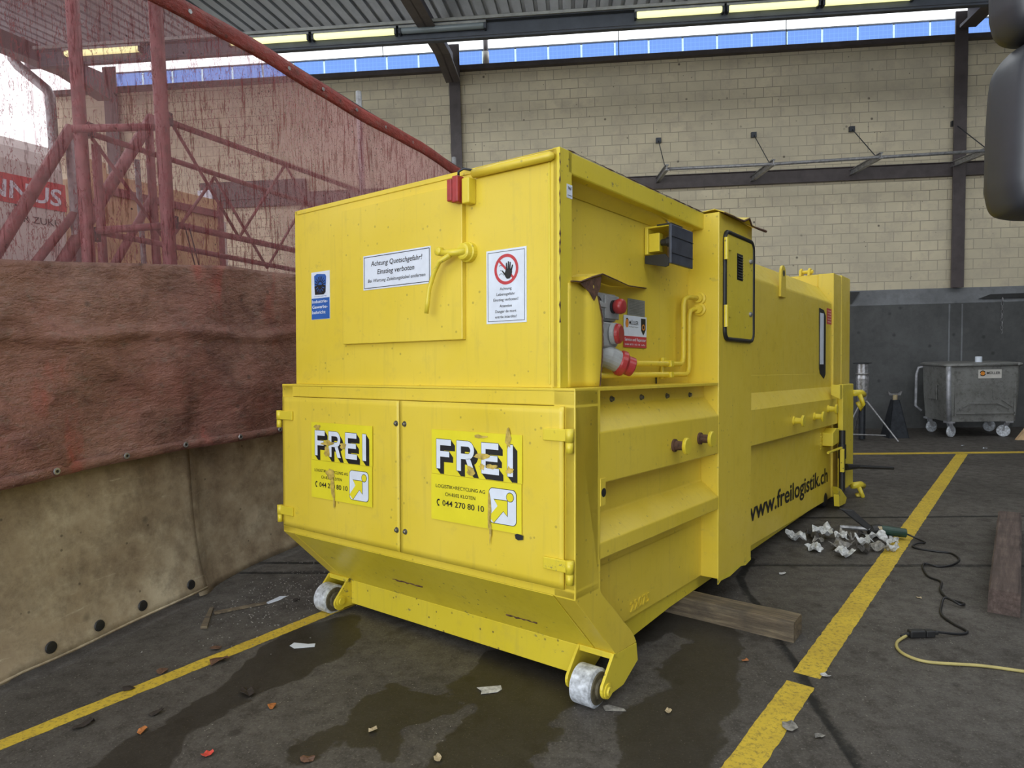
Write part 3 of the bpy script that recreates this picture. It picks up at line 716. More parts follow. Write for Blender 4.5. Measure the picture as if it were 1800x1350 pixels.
# skid rails
for xa in (1.95, .15):
    MB().prism([(xa, a, b) for a, b in ((.62, -1.24), (5.2, -1.18), (5.2, -1.245), (4.6, -1.275), (1.3, -1.35), (.60, -1.395))], (.10, 0, 0)).build('skid_rail', 'yellow_worn', pc)
MB().box(.12, 2.08, .6, 5.2, -1.20, -1.15).build('bottom_plate', 'yellow_worn', pc)
for yy, z in ((.486, -.060), (.809, -.062), (1.129, -.064), (1.454, -.067)):
    MB().lathe((2.104, yy, z), (1, 0, 0), [(0, .016), (.005, .016), (.005, .011), (.016, .010)], 8).build('bolt', 'bolt', pc)
MB().box(2.185, 2.203, .215, .262, -.55, -.42).build('lug_plate', Y, pc, bevel=.002)
MB().cyl((2.2005, .242, -.488), (2.204, .242, -.488), .021, 16).build('lug_hole', 'black_rubber', pc)
# mushroom posts
def knob(y, z, x=2.2, m='yellow_worn'):
    kb = MB().lathe((x, y, z), (1, 0, 0), [(0, .036), (.012, .036), (.014, .026), (.07, .024)], 20).build('tie_knob', m if y > 2 else 'torn', pc, smooth=False)
    MB().lathe((x + .068, y, z), (1, 0, 0), [(0, .046), (.012, .048), (.018, .042)], 20).build('knob_disc', 'yellow_worn', kb)
knob(1.02, -.335); knob(1.38, -.325)
for y in (3.35, 4.0, 4.50): knob(y, -.335 if y < 4.4 else -.29)

# ledge on top of lower box
MB().box(0, W, 0, 1.68, -.012, .004).build('ledge_plate', Y, pc, bevel=.002)
# hopper
HY = .035
MB().box(.105, 1.995, HY + .01, 1.70, 0, 1.06).build('hopper_body', Y, pc, bevel=.004)
MB().box(.10, 2.085, HY, HY + .012, .004, 1.088).build('hopper_front', Y, pc, bevel=.003)
MB().box(2.06, 2.098, HY, .135, .004, 1.09).box(2.05, 2.06, .03, .035, .0, .01).build('corner_post', 'yellow_worn', pc, bevel=.012)
MB().box(2.036, 2.046, .030, HY + .002, .02, 1.06).build('weld_seam', 'yellow_worn', pc, bevel=.002)
# top lip on the right side and roof
MB().box(2.0, 2.098, .10, 1.76, .985, 1.09).build('top_lip', 'yellow_worn', pc, bevel=.008)
MB().prism([(2.0, .14, .985), (2.05, .14, .985), (2.0, .14, .93)], (0, 1.5, 0)).build('lip_gusset', Y, pc)
MB().box(.105, 2.07, HY, 1.70, 1.06, 1.088).build('hopper_roof', Y, pc, bevel=.004)
MB().box(2.0, 2.09, .11, 1.74, 1.0895, 1.093).build('bare_edge_strip', 'steel', pc)
# hopper flap on the front
MB().prism([(.595, HY, .24), (1.532, HY, .24), (1.532, HY, 1.012), (.595, HY - 0, 1.012)], (0, -.028, 0)).build('hopper_flap', Y, pc, bevel=.004)
MB().tube([(1.60, HY - .018, 1.052), (1.75, HY - .018, 1.052), (2.055, HY - .018, 1.050), (2.075, HY - .01, 1.05)], [.022, .022, .022, .012], 12).build('top_pipe', Y, pc, smooth=True)
MB().box(.13, 1.6, HY - .006, HY + .002, 1.060, 1.086).build('top_angle', Y, pc, bevel=.003)
sw = MB().box(1.553, 1.602, HY - .055, HY, .905, 1.03).build('switch_box', 'yellow_worn', pc, bevel=.006)
MB().box(1.470, 1.502, HY - .072, HY - .028, .925, 1.035).build('limit_switch', 'red_plastic', pc, bevel=.005)
MB().box(1.506, 1.545, HY - .074, HY - .024, .915, 1.045).build('limit_switch', 'red_plastic', pc, bevel=.005)
MB().tube([(1.53, HY - .05, 1.04), (1.535, HY - .055, 1.065), (1.56, HY - .045, 1.078), (1.60, HY - .02, 1.068)], .0065, 8).build('switch_cable', 'dark_metal', pc, smooth=True)
# lock handle
hd = MB().lathe((1.56, HY - .028, .672), (0, -1, 0), [(-.03, .05), (.0, .05), (.004, .044), (.03, .04), (.034, .03)], 24).build('flap_handle', 'yellow_worn', pc)
MB().tube([(1.575, HY - .05, .67), (1.50, HY - .075, .668), (1.44, HY - .085, .672)], [.02, .018, .016], 12).lathe((1.432, HY - .07, .68), (0, -1, 0), [(0, .022), (.03, .022), (.034, .018)], 16).build('pivot', 'yellow_worn', hd, smooth=True)
MB().tube([(1.50, HY - .082, .655), (1.43, HY - .085, .63), (1.395, HY - .085, .58), (1.362, HY - .088, .50), (1.352, HY - .09, .43), (1.343, HY - .09, .375)], [.014, .013, .012, .012, .012, .011], 12).build('lever', 'yellow_worn', hd, smooth=True)

FF = lambda y: (lambda u, v, w=0: (u, y - w, v))
FS = lambda x: (lambda u, v, w=0: (x + w, u, v))
# --- warning plate on the flap
fy = FF(HY - .0285)
s1 = plate('warning_plate', .787, 1.317, .538, .730, fy, 'white', pc)
mb = MB(); outline(mb, .795, 1.309, .546, .722, .0035, fy, .003)
add_text(mb, 'Achtung Quetschgefahr!', 1.052, .668, .028, .40, fy, .010, .18, 'c', .003)
add_text(mb, 'Einstieg verboten', 1.050, .620, .028, .29, fy, .010, .18, 'c', .003)
add_text(mb, 'Bei Wartung Zuleitungskabel entfernen', 1.052, .578, .019, .45, fy, .006, .18, 'c', .003)
mb.build('lettering', 'black', s1)
# --- hand warning sign
fy = FF(HY - .0005)
s2 = plate('hand_warning_sign', 1.668, 1.912, .311, .665, fy, 'white', pc)
mb = MB(); outline(mb, 1.678, 1.902, .321, .655, .0022, fy, .003)
cx, cz = 1.792, .568
for i, (t, wd) in enumerate((('Achtung', .072), ('Lebensgefahr', .112), ('Einstieg verboten!', .150))): add_text(mb, t, 1.788, .470 - .026 * i, .014, wd, fy, .006, 0, 'c', .003)
for i, (t, wd) in enumerate((('Attention', .075), ('Danger de mort', .128), ('entrée interdite!', .130))): add_text(mb, t, 1.788, .388 - .026 * i, .014, wd, fy, .006, 0, 'c', .003)
# hand
hx, hz = cx + .012, cz - .012
mb2 = mb
palm = [(-.020, -.005), (-.018, -.022), (-.008, -.034), (.008, -.034), (.018, -.024), (.024, -.005), (.022, .012), (-.012, .014)]
polyf(mb2, [(hx + a, hz + b) for a, b in palm], fy, .0042)
for (a, b, c, d) in ((-.009, .012, -.010, .042), (.001, .012, .002, .048), (.010, .012, .013, .044), (.019, .006, .027, .030), (-.016, -.016, -.036, .006)):
    vx, vz = c - a, d - b; L = math.hypot(vx, vz); q = (-vz / L * .0042, vx / L * .0042)
    polyf(mb2, [(hx + a - q[0], hz + b - q[1]), (hx + c - q[0] * .7, hz + d - q[1] * .7), (hx + c + q[0] * .7, hz + d + q[1] * .7), (hx + a + q[0], hz + b + q[1])], fy, .0042)
for r, dx, dz in ((.012, -.034, .010), (.006, -.032, -.008), (.016, -.030, -.034)):
    disc(mb2, cx + dx, cz + dz, r, fy, .0035, 12, r - .0018, a0=.3, a1=2.6)
mb.build('lettering', 'black', s2)
mb = MB(); disc(mb, cx, cz, .073, fy, .003, 40, .058)
q = .0055; a = math.radians(135)
for s in (1,):
    dx, dz = math.cos(a) * .06, math.sin(a) * .06; nx_, nz_ = -math.sin(a) * q, math.cos(a) * q
    polyf(mb, [(cx - dx - nx_, cz - dz - nz_), (cx - dx + nx_, cz - dz + nz_), (cx + dx + nx_, cz + dz + nz_), (cx + dx - nx_, cz + dz - nz_)], fy, .0034)
mb.build('prohibition_ring', 'red_print', s2)
# --- blue waste sticker
s3 = plate('waste_sticker', .268, .447, .399, .688, fy, 'white', pc)
mb = MB(); rect(mb, .270, .445, .401, .528, fy, .003)
b0 = [(.297, .665), (.325, .676), (.405, .668), (.415, .655), (.408, .56), (.39, .548), (.305, .55), (.300, .60)]
polyf(mb, b0, fy, .003); add_text(mb, 'entsorgung', .357, .537, .006, .12, fy, 0, 0, 'c', .003)
mb.build('blue_field', 'blue', s3)
mb = MB()
polyf(mb, [(.300, .60), (.330, .608), (.385, .607), (.410, .600), (.408, .56), (.39, .548), (.305, .55)], fy, .0036)
for k in range(9):
    an = PI * (k + .5) / 9; c, s = math.cos(an), math.sin(an); q = .0030
    polyf(mb, [(.356 + c * .018 + s * q, .606 + s * .018 - c * q), (.356 + c * .054 + s * q, .606 + s * .054 - c * q), (.356 + c * .054 - s * q, .606 + s * .054 + c * q), (.356 + c * .018 - s * q, .606 + s * .018 + c * q)], fy, .0036)
mb.build('dark_rays', 'black', s3)
mb = MB()
for k in range(6):
    an = -PI * (k + .7) / 6.4; c, s = math.cos(an), math.sin(an); q = .002
    polyf(mb, [(.356 + c * .02 + s * q, .60 + s * .02 - c * q), (.356 + c * .044 + s * q, .60 + s * .044 - c * q), (.356 + c * .044 - s * q, .60 + s * .044 + c * q), (.356 + c * .02 - s * q, .60 + s * .02 + c * q)], fy, .0040)
mb.build('blue_rays', 'blue', s3)
mb = MB()
for i, (t, wd) in enumerate((('Industrie-', .150), ('Gewerbe-', .150), ('kehricht', .130))): add_text(mb, t, .278, .499 - .033 * i, .020, wd, fy, .014, 0, 'l', .004)
mb.build('lettering', 'white', s3)

# --- company stickers on both doors
def sticker(x0, x1, ztop_, zmid, zbot, par, torn):
    fy = FF(-.0215); sw_ = x1 - x0
    st = plate('company_sticker', x0, x1, zmid + .001, ztop_, fy, 'sticker_yellow', par, .0015)
    plate('lower_sticker', x0 - .004, x1 - .004, zbot, zmid - .001, fy, 'sticker_yellow', st, .0015)
    u0 = x0 + .035; wd = sw_ - .075
    segs = [('F', 0, .200), ('R', .275, .235), ('E', .595, .215), ('I', .91, .065)]
    hh = .150; zb = ztop_ - .198
    def arc(cx_, cy_, ro, ri, ax_, a0, a1, n=10):
        return [[(cx_ + math.cos(p) * ri * ax_, cy_ + math.sin(p) * ri), (cx_ + math.cos(p) * ro * ax_, cy_ + math.sin(p) * ro), (cx_ + math.cos(q) * ro * ax_, cy_ + math.sin(q) * ro), (cx_ + math.cos(q) * ri * ax_, cy_ + math.sin(q) * ri)] for p, q in ((a0 + (a1 - a0) * k / n, a0 + (a1 - a0) * (k + 1) / n) for k in range(n))]
    R4 = lambda a_, b_, c_, d_: [(a_, c_), (b_, c_), (b_, d_), (a_, d_)]
    GL = {'F': [R4(0, .26, 0, 1), R4(.26, 1, .80, 1), R4(.26, .88, .41, .60)],
          'E': [R4(0, .24, 0, 1), R4(.24, .97, .80, 1), R4(.24, .92, .41, .60), R4(.24, 1, 0, .20)], 'I': [R4(0, 1, 0, 1)],
          'R': [R4(0, .24, 0, 1), R4(.24, .62, .82, 1), R4(.24, .62, .40, .58), [(.50, .41), (.74, .45), (1.0, 0), (.72, 0)]] + arc(.62, .70, .30, .12, 1.15, -PI / 2, PI / 2)}
    def glyph(mb, ch_, u, v, h, w_, w, du=0, dv=0, g=0):
        for P in GL[ch_]: polyf(mb, [(u + a_ * w_ + du, v + b_ * h + dv) for a_, b_ in P], fy, w)
    mb = MB()
    for ch_, o, w_ in segs:
        for k in range(11): glyph(mb, ch_, u0 + wd * o, zb, hh, wd * w_, .0022 + k * .00002, k * .0026, -k * .0026)
        for dx, dz in ((-.0025, 0), (.0025, 0), (0, .0025), (0, -.0025)): glyph(mb, ch_, u0 + wd * o, zb, hh, wd * w_, .0026, dx, dz)
    mb.build('letter_shadow', 'black', st)
    mb = MB()
    for ch_, o, w_ in segs: glyph(mb, ch_, u0 + wd * o, zb, hh, wd * w_, .0030)
    # arrow emblem ground
    ex0, ex1, ez0, ez1 = x1 - .197, x1 - .035, zmid - .20, zmid - .035
    polyf(mb, rrect_pts(ex0, ex1, ez0, ez1, .022), fy, .0030)
    mb.build('white_letters', 'white', st)
    mb = MB(); polyf(mb, rrect_pts(ex0 - .003, ex1 + .003, ez0 - .003, ez1 + .003, .024), fy, .0024)
    disc(mb, ex1 - .035, ez1 - .034, .023, fy, .0034)
    ar = lambda g: [(ex0 - g * .0, ez0 + .028 - g), (ex0 + .052 + g * .3, ez0 + .083), (ex0 + .032 - g * 1.6, ez0 + .112 + g), (ex1 - .052 + g, ez0 + .112 + g), (ex1 - .052 + g, ez0 + .042 - g * 1.8), (ex1 - .075 - g * .2, ez0 + .062 - g), (ex0 + .028 + g, ez0 + .0)]
    polyf(mb, ar(.003), fy, .0034)
    mb.build('emblem_outline', 'black', st); mb = MB()
    k_ = x0 + .03
    add_text(mb, 'LOGISTIK+RECYCLING AG', k_, zmid - .068, .018, sw_ * .565, fy, .004, 0, 'l', .0030)
    add_text(mb, 'CH-8302 KLOTEN', k_ + .065, zmid - .106, .018, sw_ * .345, fy, .004, 0, 'l', .0030)
    mb.build('address_lettering', 'black', st); mb = MB()
    add_text(mb, '044 270 80 10', k_ + .045, zmid - .157, .029, sw_ * .475, fy, .012, 0, 'l', .0030)
    mb.build('phone_number', 'black', st); mb = MB()
    disc(mb, k_ + .022, zmid - .143, .017, fy, .0030, 14, .011, a0=PI * .65, a1=PI * 1.45); rect(mb, k_ + .014, k_ + .026, zmid - .134, zmid - .126, fy, .003); rect(mb, k_ + .012, k_ + .024, zmid - .162, zmid - .156, fy, .003)
    mb.build('phone_symbol', 'black', st)
    mb = MB(); disc(mb, ex1 - .035, ez1 - .034, .020, fy, .0040); polyf(mb, ar(0), fy, .0040); mb.build('emblem_arrow', 'sticker_yellow', st)
    # scraped patches through the sticker
    rr = random.Random(torn)
    for cx_, cz_, lx, lz in (((.06, -.03, .035, .02), (.16, -.12, .07, .018), (.15, -.165, .03, .04), (.185, -.30, .05, .03), (.20, -.37, .018, .07), (.215, -.42, .010, .08), (.30, -.125, .03, .02)) if torn == 1 else
                               ((.33, -.02, .045, .010), (.33, -.115, .06, .016), (.27, -.19, .03, .025), (.40, -.16, .04, .012), (.50, -.02, .02, .05), (.385, -.37, .012, .10), (.39, -.45, .008, .09), (.34, -.165, .02, .02), (.51, -.17, .03, .02))):
        n = 14; pts = []
        for k in range(n):
            an = 2 * PI * k / n; q = rr.uniform(.55, 1.15); pts.append((x0 + cx_ + math.cos(an) * lx * q, ztop_ + cz_ + math.sin(an) * lz * q))
        mb = MB(); polyf(mb, pts, fy, .0046); mb.build('scraped_patch', 'scrape', st)
    return st
M['scrape'] = plain('scraped_paint', (.52, .38, .08), .6, 0, .5, 30)
sticker(.333, .886, -.222, -.449, -.675, dl, 1)
sticker(1.344, 1.925, -.215, -.442, -.676, dr, 2)
mb = MB(); fy = FF(-.0215)
polyf(mb, [(1.880, -.682), (1.895, -.676), (1.93, -.680), (1.928, -.70), (1.90, -.706), (1.885, -.70)], fy, .001)
mb.build('ink_smudge', 'dark_metal', dr)

# --- right side equipment niche
# protective corner plate, curved, torn top
mb = MB()
def shield(u, v):
    z = .006 + .478 * v + (.012 * math.sin(u * 11) if v > .98 else 0)
    if u < .35: x, y = 2.098, .10 + (.14) * (u / .35)
    else:
        t = (u - .35) / .65; bulge = .028 * math.sin(PI * v) ; x = 2.098 + .022 * t + .012 * math.sin(PI * t); y = .24 + (.10 - .04 * max(0, v - .7) / .3 + bulge) * t
    return (x, y - .0, z)
mb.grid(shield, 16, 16); mb.build('socket_shield', Y, pc, smooth=True, solid=.006)
mb = MB(); pr = random.Random(3)
prev = None
for k in range(41):
    v = k / 40; p = Vector(shield(1, v)); q = pr.uniform(.003, .010)
    cur = (p + Vector((.0, -.004, 0)), p + Vector((.004, q, 0)))
    if prev: mb.poly([prev[0], prev[1], cur[1], cur[0]])
    prev = cur
mb.build('torn_edge', 'torn', pc, solid=.004)
# hood sheet above the sockets
hood = [(2.0, .255, .50), (2.12, .09, .49), (2.125, .17, .495), (2.13, .26, .525), (2.14, .34, .548), (2.13, .50, .535), (2.11, .66, .525), (2.08, .82, .535), (2.0, 1.08, .56)]
mb = MB(); c0 = [Vector((2.0, p[1] if p[1] > .25 else .25, p[2] + .01)) for p in hood]
for i in range(1, len(hood) - 1):
    mb.poly([c0[i], hood[i], hood[i + 1], c0[i + 1]])
mb.build('socket_hood', Y, pc, solid=.005)
mb = MB().tube([Vector(p) for p in hood[1:]], [.003, .004, .005, .004, .003, .003, .004, .003], 5); mb.build('hood_torn_edge', 'torn', pc)
mb = MB().poly([(2.119, .17, .490), (2.130, .345, .54), (2.129, .335, .48), (2.126, .285, .415), (2.121, .245, .455)]); mb.build('rust_tear', 'torn', pc, solid=.003)
# socket cluster
MB().box(2.0, 2.07, .33, .60, .335, .475).build('switch_housing', 'grey_plastic', pc, bevel=.008)
es = MB().box(2.07, 2.082, .47, .61, .345, .465).build('stop_switch_plate', 'grey_plastic', pc, bevel=.004)
MB().lathe((2.08, .545, .408), (1, 0, 0), [(0, .030), (.02, .030), (.022, .036), (.045, .04), (.062, .036), (.066, .026)], 22).build('stop_button', 'red_plastic', es, smooth=True)
MB().lathe((2.08, .545, .408), (1, 0, 0), [(0, .034), (.016, .034)], 22).build('collar', 'black_rubber', es)
rs = MB().lathe((2.07, .40, .405), (1, 0, 0), [(0, .048), (.008, .048), (.010, .043)], 26).build('rotary_switch', 'black_rubber', pc)
MB().box(2.08, 2.105, .355, .445, .395, .418).lathe((2.08, .40, .405), (1, 0, 0), [(0, .025), (.018, .023)], 18).build('switch_knob', 'grey_plastic', rs, bevel=.003)
MB().box(2.0, 2.06, .33, .60, .20, .335).build('socket_housing', 'grey_plastic', pc, bevel=.01)
so = MB().prism([(2.06, a, b) for a, b in ((.36, .325), (.585, .325), (.585, .235), (.54, .20), (.40, .20), (.36, .24))], (.045, 0, 0)).build('socket_body', 'grey_plastic', pc, bevel=.008)
MB().lathe((2.105, .50, .268), (1, .15, 0), [(0, .056), (.02, .055), (.022, .048)], 26).build('socket_ring', 'grey_plastic', so, smooth=False)
MB().lathe((2.118, .51, .268), (1, .15, 0), [(0, .052), (.022, .050), (.030, .04)], 26).build('socket_lid', 'red_plastic', so)
pb = MB().box(2.0, 2.06, .34, .58, .10, .20).tube([(2.03, .44, .175), (2.075, .50, .155), (2.115, .575, .118)], [.055, .058, .055], 20).build('plug_body', 'grey_plastic', pc, bevel=.004)
MB().lathe((2.10, .555, .128), (.62, .66, -.32), [(0, .058), (.012, .066), (.035, .066), (.045, .058), (.05, .050), (.085, .050), (.09, .045)], 26).build('plug_ring', 'red_plastic', pb)
# rating plate and service stickers
fs = FS(2.0)
rp_ = plate('rating_plate', .853, 1.059, .392, .484, fs, 'rating_grey', pc, .002)
mb = MB()
for i in range(9): rect(mb, .868, 1.044, .402 + .0085 * i, .4032 + .0085 * i, fs, .0026)
mb.build('plate_lines', 'dark_metal', rp_)
sv = plate('service_sticker', .807, 1.081, .275, .390, fs, 'white', pc, .0015)
plate('red_field', .807, 1.081, .212, .275, fs, 'red_print', sv, .0015)
mb = MB(); add_text(mb, 'Service und Reparatur', .817, .248, .018, .254, fs, .012, 0, 'l', .0025); add_text(mb, '044 870 10 10  info', .820, .224, .010, .24, fs, .006, 0, 'l', .0025); mb.build('white_lettering', 'white', sv)
mb = MB(); add_text(mb, 'MÜLLER', .868, .340, .022, .11, fs, .012, 0, 'l', .0025); add_text(mb, 'Recycling und Transport', .868, .325, .006, .11, fs, 0, 0, 'l', .0025)
polyf(mb, [(1.01, .380), (1.068, .380), (1.068, .315), (1.04, .283), (1.012, .31)], fs, .0022); disc(mb, .845, .345, .030, fs, .002, 20, .022, .7, .6, 2.2)
mb.build('black_lettering', 'black', sv)
mb = MB(); disc(mb, .843, .345, .024, fs, .0026, 18, 0, .75); disc(mb, 1.04, .33, .018, fs, .0028, 16, .010); mb.build('orange_emblem', 'orange', sv)
# lamp / camera box
lb = MB().box(2.0, 2.02, 1.06, 1.34, .75, .905).box(2.0, 2.165, 1.06, 1.34, .898, .908).box(2.02, 2.085, 1.075, 1.12, .765, .87).build('lamp_box', 'yellow_worn', pc, bevel=.002)
MB().box(2.155, 2.172, 1.045, 1.345, .685, .905).build('side_cover', 'box_metal', lb, bevel=.004)
MB().box(2.172, 2.176, 1.045, 1.345, .835, .838).box(2.172, 2.176, 1.045, 1.345, .742, .745).build('cover_ridge', 'dark_metal', lb)
MB().box(2.02, 2.16, 1.32, 1.335, .74, .90).build('box_back', 'tan_board', lb)
MB().lathe((2.09, 1.09, .815), (1, .1, 0), [(0, .018), (.03, .022), (.035, .028), (.065, .028)], 14).build('lens_barrel', 'black_rubber', lb)
MB().prism([(2.003, 1.055, .743), (2.003, 1.055, .698), (2.13, 1.055, .668), (2.15, 1.055, .675), (2.15, 1.055, .715), (2.13, 1.055, .742)], (0, .012, 0)).build('bracket_plate', 'black_rubber', lb, bevel=.002)
MB().tube([(2.02, 1.33, 1.02), (2.03, 1.28, .98), (2.08, 1.2, .95), (2.11, 1.15, .905)], .006, 8).build('box_wire', 'steel', lb, smooth=True)
MB().box(2.08, 2.17, 1.05, 1.2, .905, .912).build('top_flap', 'dark_metal', lb)
wc = MB().poly([(2.10, .09, .95), (2.10, .12, .945), (2.10, .12, .885), (2.10, .09, .889)]); wc.b.free()
wst = plate('small_white_label', .088, .135, .872, .935, FS(2.099), 'white', pc, .001)
mb = MB(); add_text(mb, 'W', .098, .908, .018, .030, FS(2.099), .02, 0, 'l', .002); rect(mb, .094, .130, .884, .886, FS(2.099), .002); mb.build('lettering', 'black', wst)
# pipes
for z0, zt_, yv in ((.122, .545, 1.50), (.058, .475, 1.585)):
    xp = 2.045
    pts = [(xp, .34, z0), (xp, yv - .05, z0), (xp, yv - .015, z0 + .015), (xp, yv, z0 + .05), (xp, yv, zt_ - .05), (xp, yv + .015, zt_ - .015), (xp + .01, yv + .05, zt_), (xp + .03, 1.70, zt_)]
    o = MB().tube(pts, .0155, 12).build('hydraulic_pipe', Y, pc, smooth=True)
    MB().lathe((xp + .03, 1.68, zt_), (0, -1, 0), [(-.01, .042), (.008, .042), (.01, .03), (.03, .028)], 18).build('pipe_flange', Y, o)
MB().box(2.02, 2.07, 1.27, 1.31, .04, .075).box(2.02, 2.07, 1.27, 1.31, .104, .142).box(2.0, 2.02, 1.265, 1.315, .03, .16).build('pipe_clamp', 'yellow_worn', pc, bevel=.004)
MB().box(2.0, 2.004, 1.20, 1.215, .0, .06).build('slot', 'black_rubber', pc)

# pillar with hatch
MB().box(1.98, 2.2, 1.69, 2.31, -1.25, 1.085).build('pillar', Y, pc, bevel=.006)
MB().prism([(2.2, 1.69, -1.245), (2.2, 2.31, -1.245), (2.2, 2.31, -1.26), (2.2, 2.2, -1.275), (2.2, 2.1, -1.26), (2.2, 1.9, -1.28), (2.2, 1.74, -1.27), (2.2, 1.69, -1.285)], (-.006, 0, 0)).build('pillar_foot_edge', 'yellow_worn', pc)
mb = MB(); top = []; pr = random.Random(5)
edge = [(1.70, 1.06, .03), (1.80, 1.052, .05), (1.90, 1.06, .035), (2.0, 1.055, .05), (2.08, 1.085, .06), (2.16, 1.05, .05), (2.24, 1.04, .07), (2.33, 1.035, .09), (2.40, 1.045, .07)]
for a, b in zip(edge, edge[1:]):
    mb.poly([(2.17, a[0], 1.105), (2.2 + a[2], a[0], a[1] + .02), (2.2 + b[2], b[0], b[1] + .02), (2.17, b[0], 1.105)])
mb.poly([(1.98, 1.69, 1.09), (2.17, 1.69, 1.105), (2.17, 2.4, 1.105), (1.98, 2.35, 1.09)])
mb.build('torn_cap_sheet', Y, pc, solid=.005)
MB().tube([(2.2 + c - .002, a, b + .016) for a, b, c in edge], [.004, .006, .005, .008, .007, .005, .008, .010, .006], 5).build('torn_edge', 'torn', pc)
ht = MB(); P = rrect_pts(1.765, 2.305, .285, .975, .055)
ht.prism([(2.2, a, b) for a, b in P], (.012, 0, 0)); ht = ht.build('hatch', 'yellow_worn', pc, bevel=.002)
lp = P + [P[0]]
MB().tube([(2.208, a, b) for a, b in lp], .015, 8).build('rubber_seal', 'black_rubber', ht, smooth=True)
for zz in (.865, .435):
    MB().box(2.212, 2.224, 1.745, 1.845, zz - .01, zz + .06).build('hinge_strap', 'yellow_worn', ht, bevel=.003)
    MB().cyl((2.222, 1.755, zz - .075), (2.222, 1.755, zz + .065), .015, 10).build('hinge_knuckle', 'yellow_worn', ht)
mb = MB(); mb.box(2.212, 2.214, 1.975, 2.085, .685, .86); vt = mb.build('vent_opening', 'black_rubber', ht)
mb = MB()
for k in range(9): mb.prism([(2.214, 1.985, .70 + k * .018), (2.214, 2.075, .70 + k * .018), (2.222, 2.075, .692 + k * .018), (2.222, 1.985, .692 + k * .018)], (0, 0, .003))
mb.build('vent_louvres', 'dark_metal', vt)
for zz in (.835, .47): MB().lathe((2.212, 2.235, zz), (1, 0, 0), [(0, .018), (.012, .016), (.016, .008)], 12).build('hatch_lock', 'steel', ht)
# rear container body
side2 = [(2.125, .05), (2.127, -.085), (2.2, -.20), (2.2, -.455), (2.125, -.475), (2.125, -1.225), (2.0, -1.225), (2.0, .05)]
MB().prism([(a, 2.3, b) for a, b in side2], (0, 2.69, 0)).build('rear_side_panel', Y, pc, bevel=.006)
body = [(.075, -.05), (2.124, -.05), (2.124, .765), (1.985, .945), (.215, .945), (.075, .765)]
MB().prism([(a, 2.25, b) for a, b in body], (0, 2.72, 0)).build('rear_body', Y, pc, bevel=.012)
# rear frame
rf_ = MB(); rf_.box(1.99, 2.145, 4.96, 5.28, -1.215, 1.07); rf_.box(1.97, 2.145, 5.31, 5.70, -1.21, 1.085); rf_.box(1.95, 2.12, 5.2, 5.4, -1.21, 1.05)
rf_.box(.055, .21, 4.96, 5.70, -1.21, 1.07); rf_.box(.21, 1.99, 4.98, 5.70, .93, 1.07); rf_.box(.21, 1.99, 4.98, 5.70, -1.21, -1.0); rf_.box(.21, 1.99, 5.05, 5.5, -1.0, .93)
rf_.build('rear_frame', Y, pc, bevel=.008)
for xx in (1.80, 1.885):
    MB().prism([(xx, 4.97, 1.065), (xx, 4.98, 1.125), (xx, 5.02, 1.15), (xx, 5.07, 1.14), (xx, 5.09, 1.065)], (.022, 0, 0)).build('hook_lug', Y, pc, bevel=.003)
MB().cyl((1.79, 5.03, 1.11), (1.93, 5.03, 1.11), .018, 12).build('hook_pin', Y, pc)
# lifting ring lug
lg_ = MB(); n = 14; o_ = [(3.25 + .06 * math.cos(a), .875 + .065 * math.sin(a)) for a in [PI * k / n for k in range(n + 1)]]
lg_.prism([(2.145, 3.32, .68), ] + [(2.145, a, b) for a, b in o_] + [(2.145, 3.18, .68)], (-.02, 0, 0)); lg_ = lg_.build('lifting_lug', Y, pc, bevel=.002)
MB().cyl((2.1455, 3.25, .875), (2.147, 3.25, .875), .026, 14).build('lug_hole', 'dark_metal', lg_)
# level slot (white stripe in dark frame)
wf = MB().prism([(2.125, a, b) for a, b in ((4.46, .68), (4.62, .67), (4.70, .62), (4.70, .04), (4.64, .0), (4.50, .05), (4.47, .10))], (.006, 0, 0)).build('level_slot_frame', 'black_rubber', pc)
MB().box(2.131, 2.133, 4.48, 4.61, .14, .635).build('level_slot_stripe', 'white', wf)
rs_ = MB().box(2.1, 2.103, 4.80 - .02, 4.80 + .001, .0, .01); rs_.b.free()
nt = plate('red_notice', 4.76, 4.945, .545, .70, FS(2.1255), 'red_print', pc, .002)
nt.data.transform(Matrix.Translation((0, -.0, 0)))
mb = MB()
for k in range(5): rect(mb, 4.785, 4.925, .562 + .027 * k, .572 + .027 * k, FS(2.1255), .003)
mb.build('notice_lines', 'sticker_pink', nt)
# web address
mb = MB(); add_text(mb, 'www.freilogistik.ch', 2.40, -1.035, .150, 2.42, FS(2.125), .016, 0, 'l', .0035); mb.build('web_address', 'black', pc)
mb = MB(); add_text(mb, '22075', .72, -1.21, .055, .22, FS(2.085), .006, 0, 'l', .005); mb.build('welded_number', Y, pc, solid=.008)
gv = MB()
for k in range(6): gv.box(2.125, 2.131, 4.54, 4.74, -.54 - .03 * k, -.525 - .03 * k)
gv.build('small_grille', 'yellow_worn', pc)
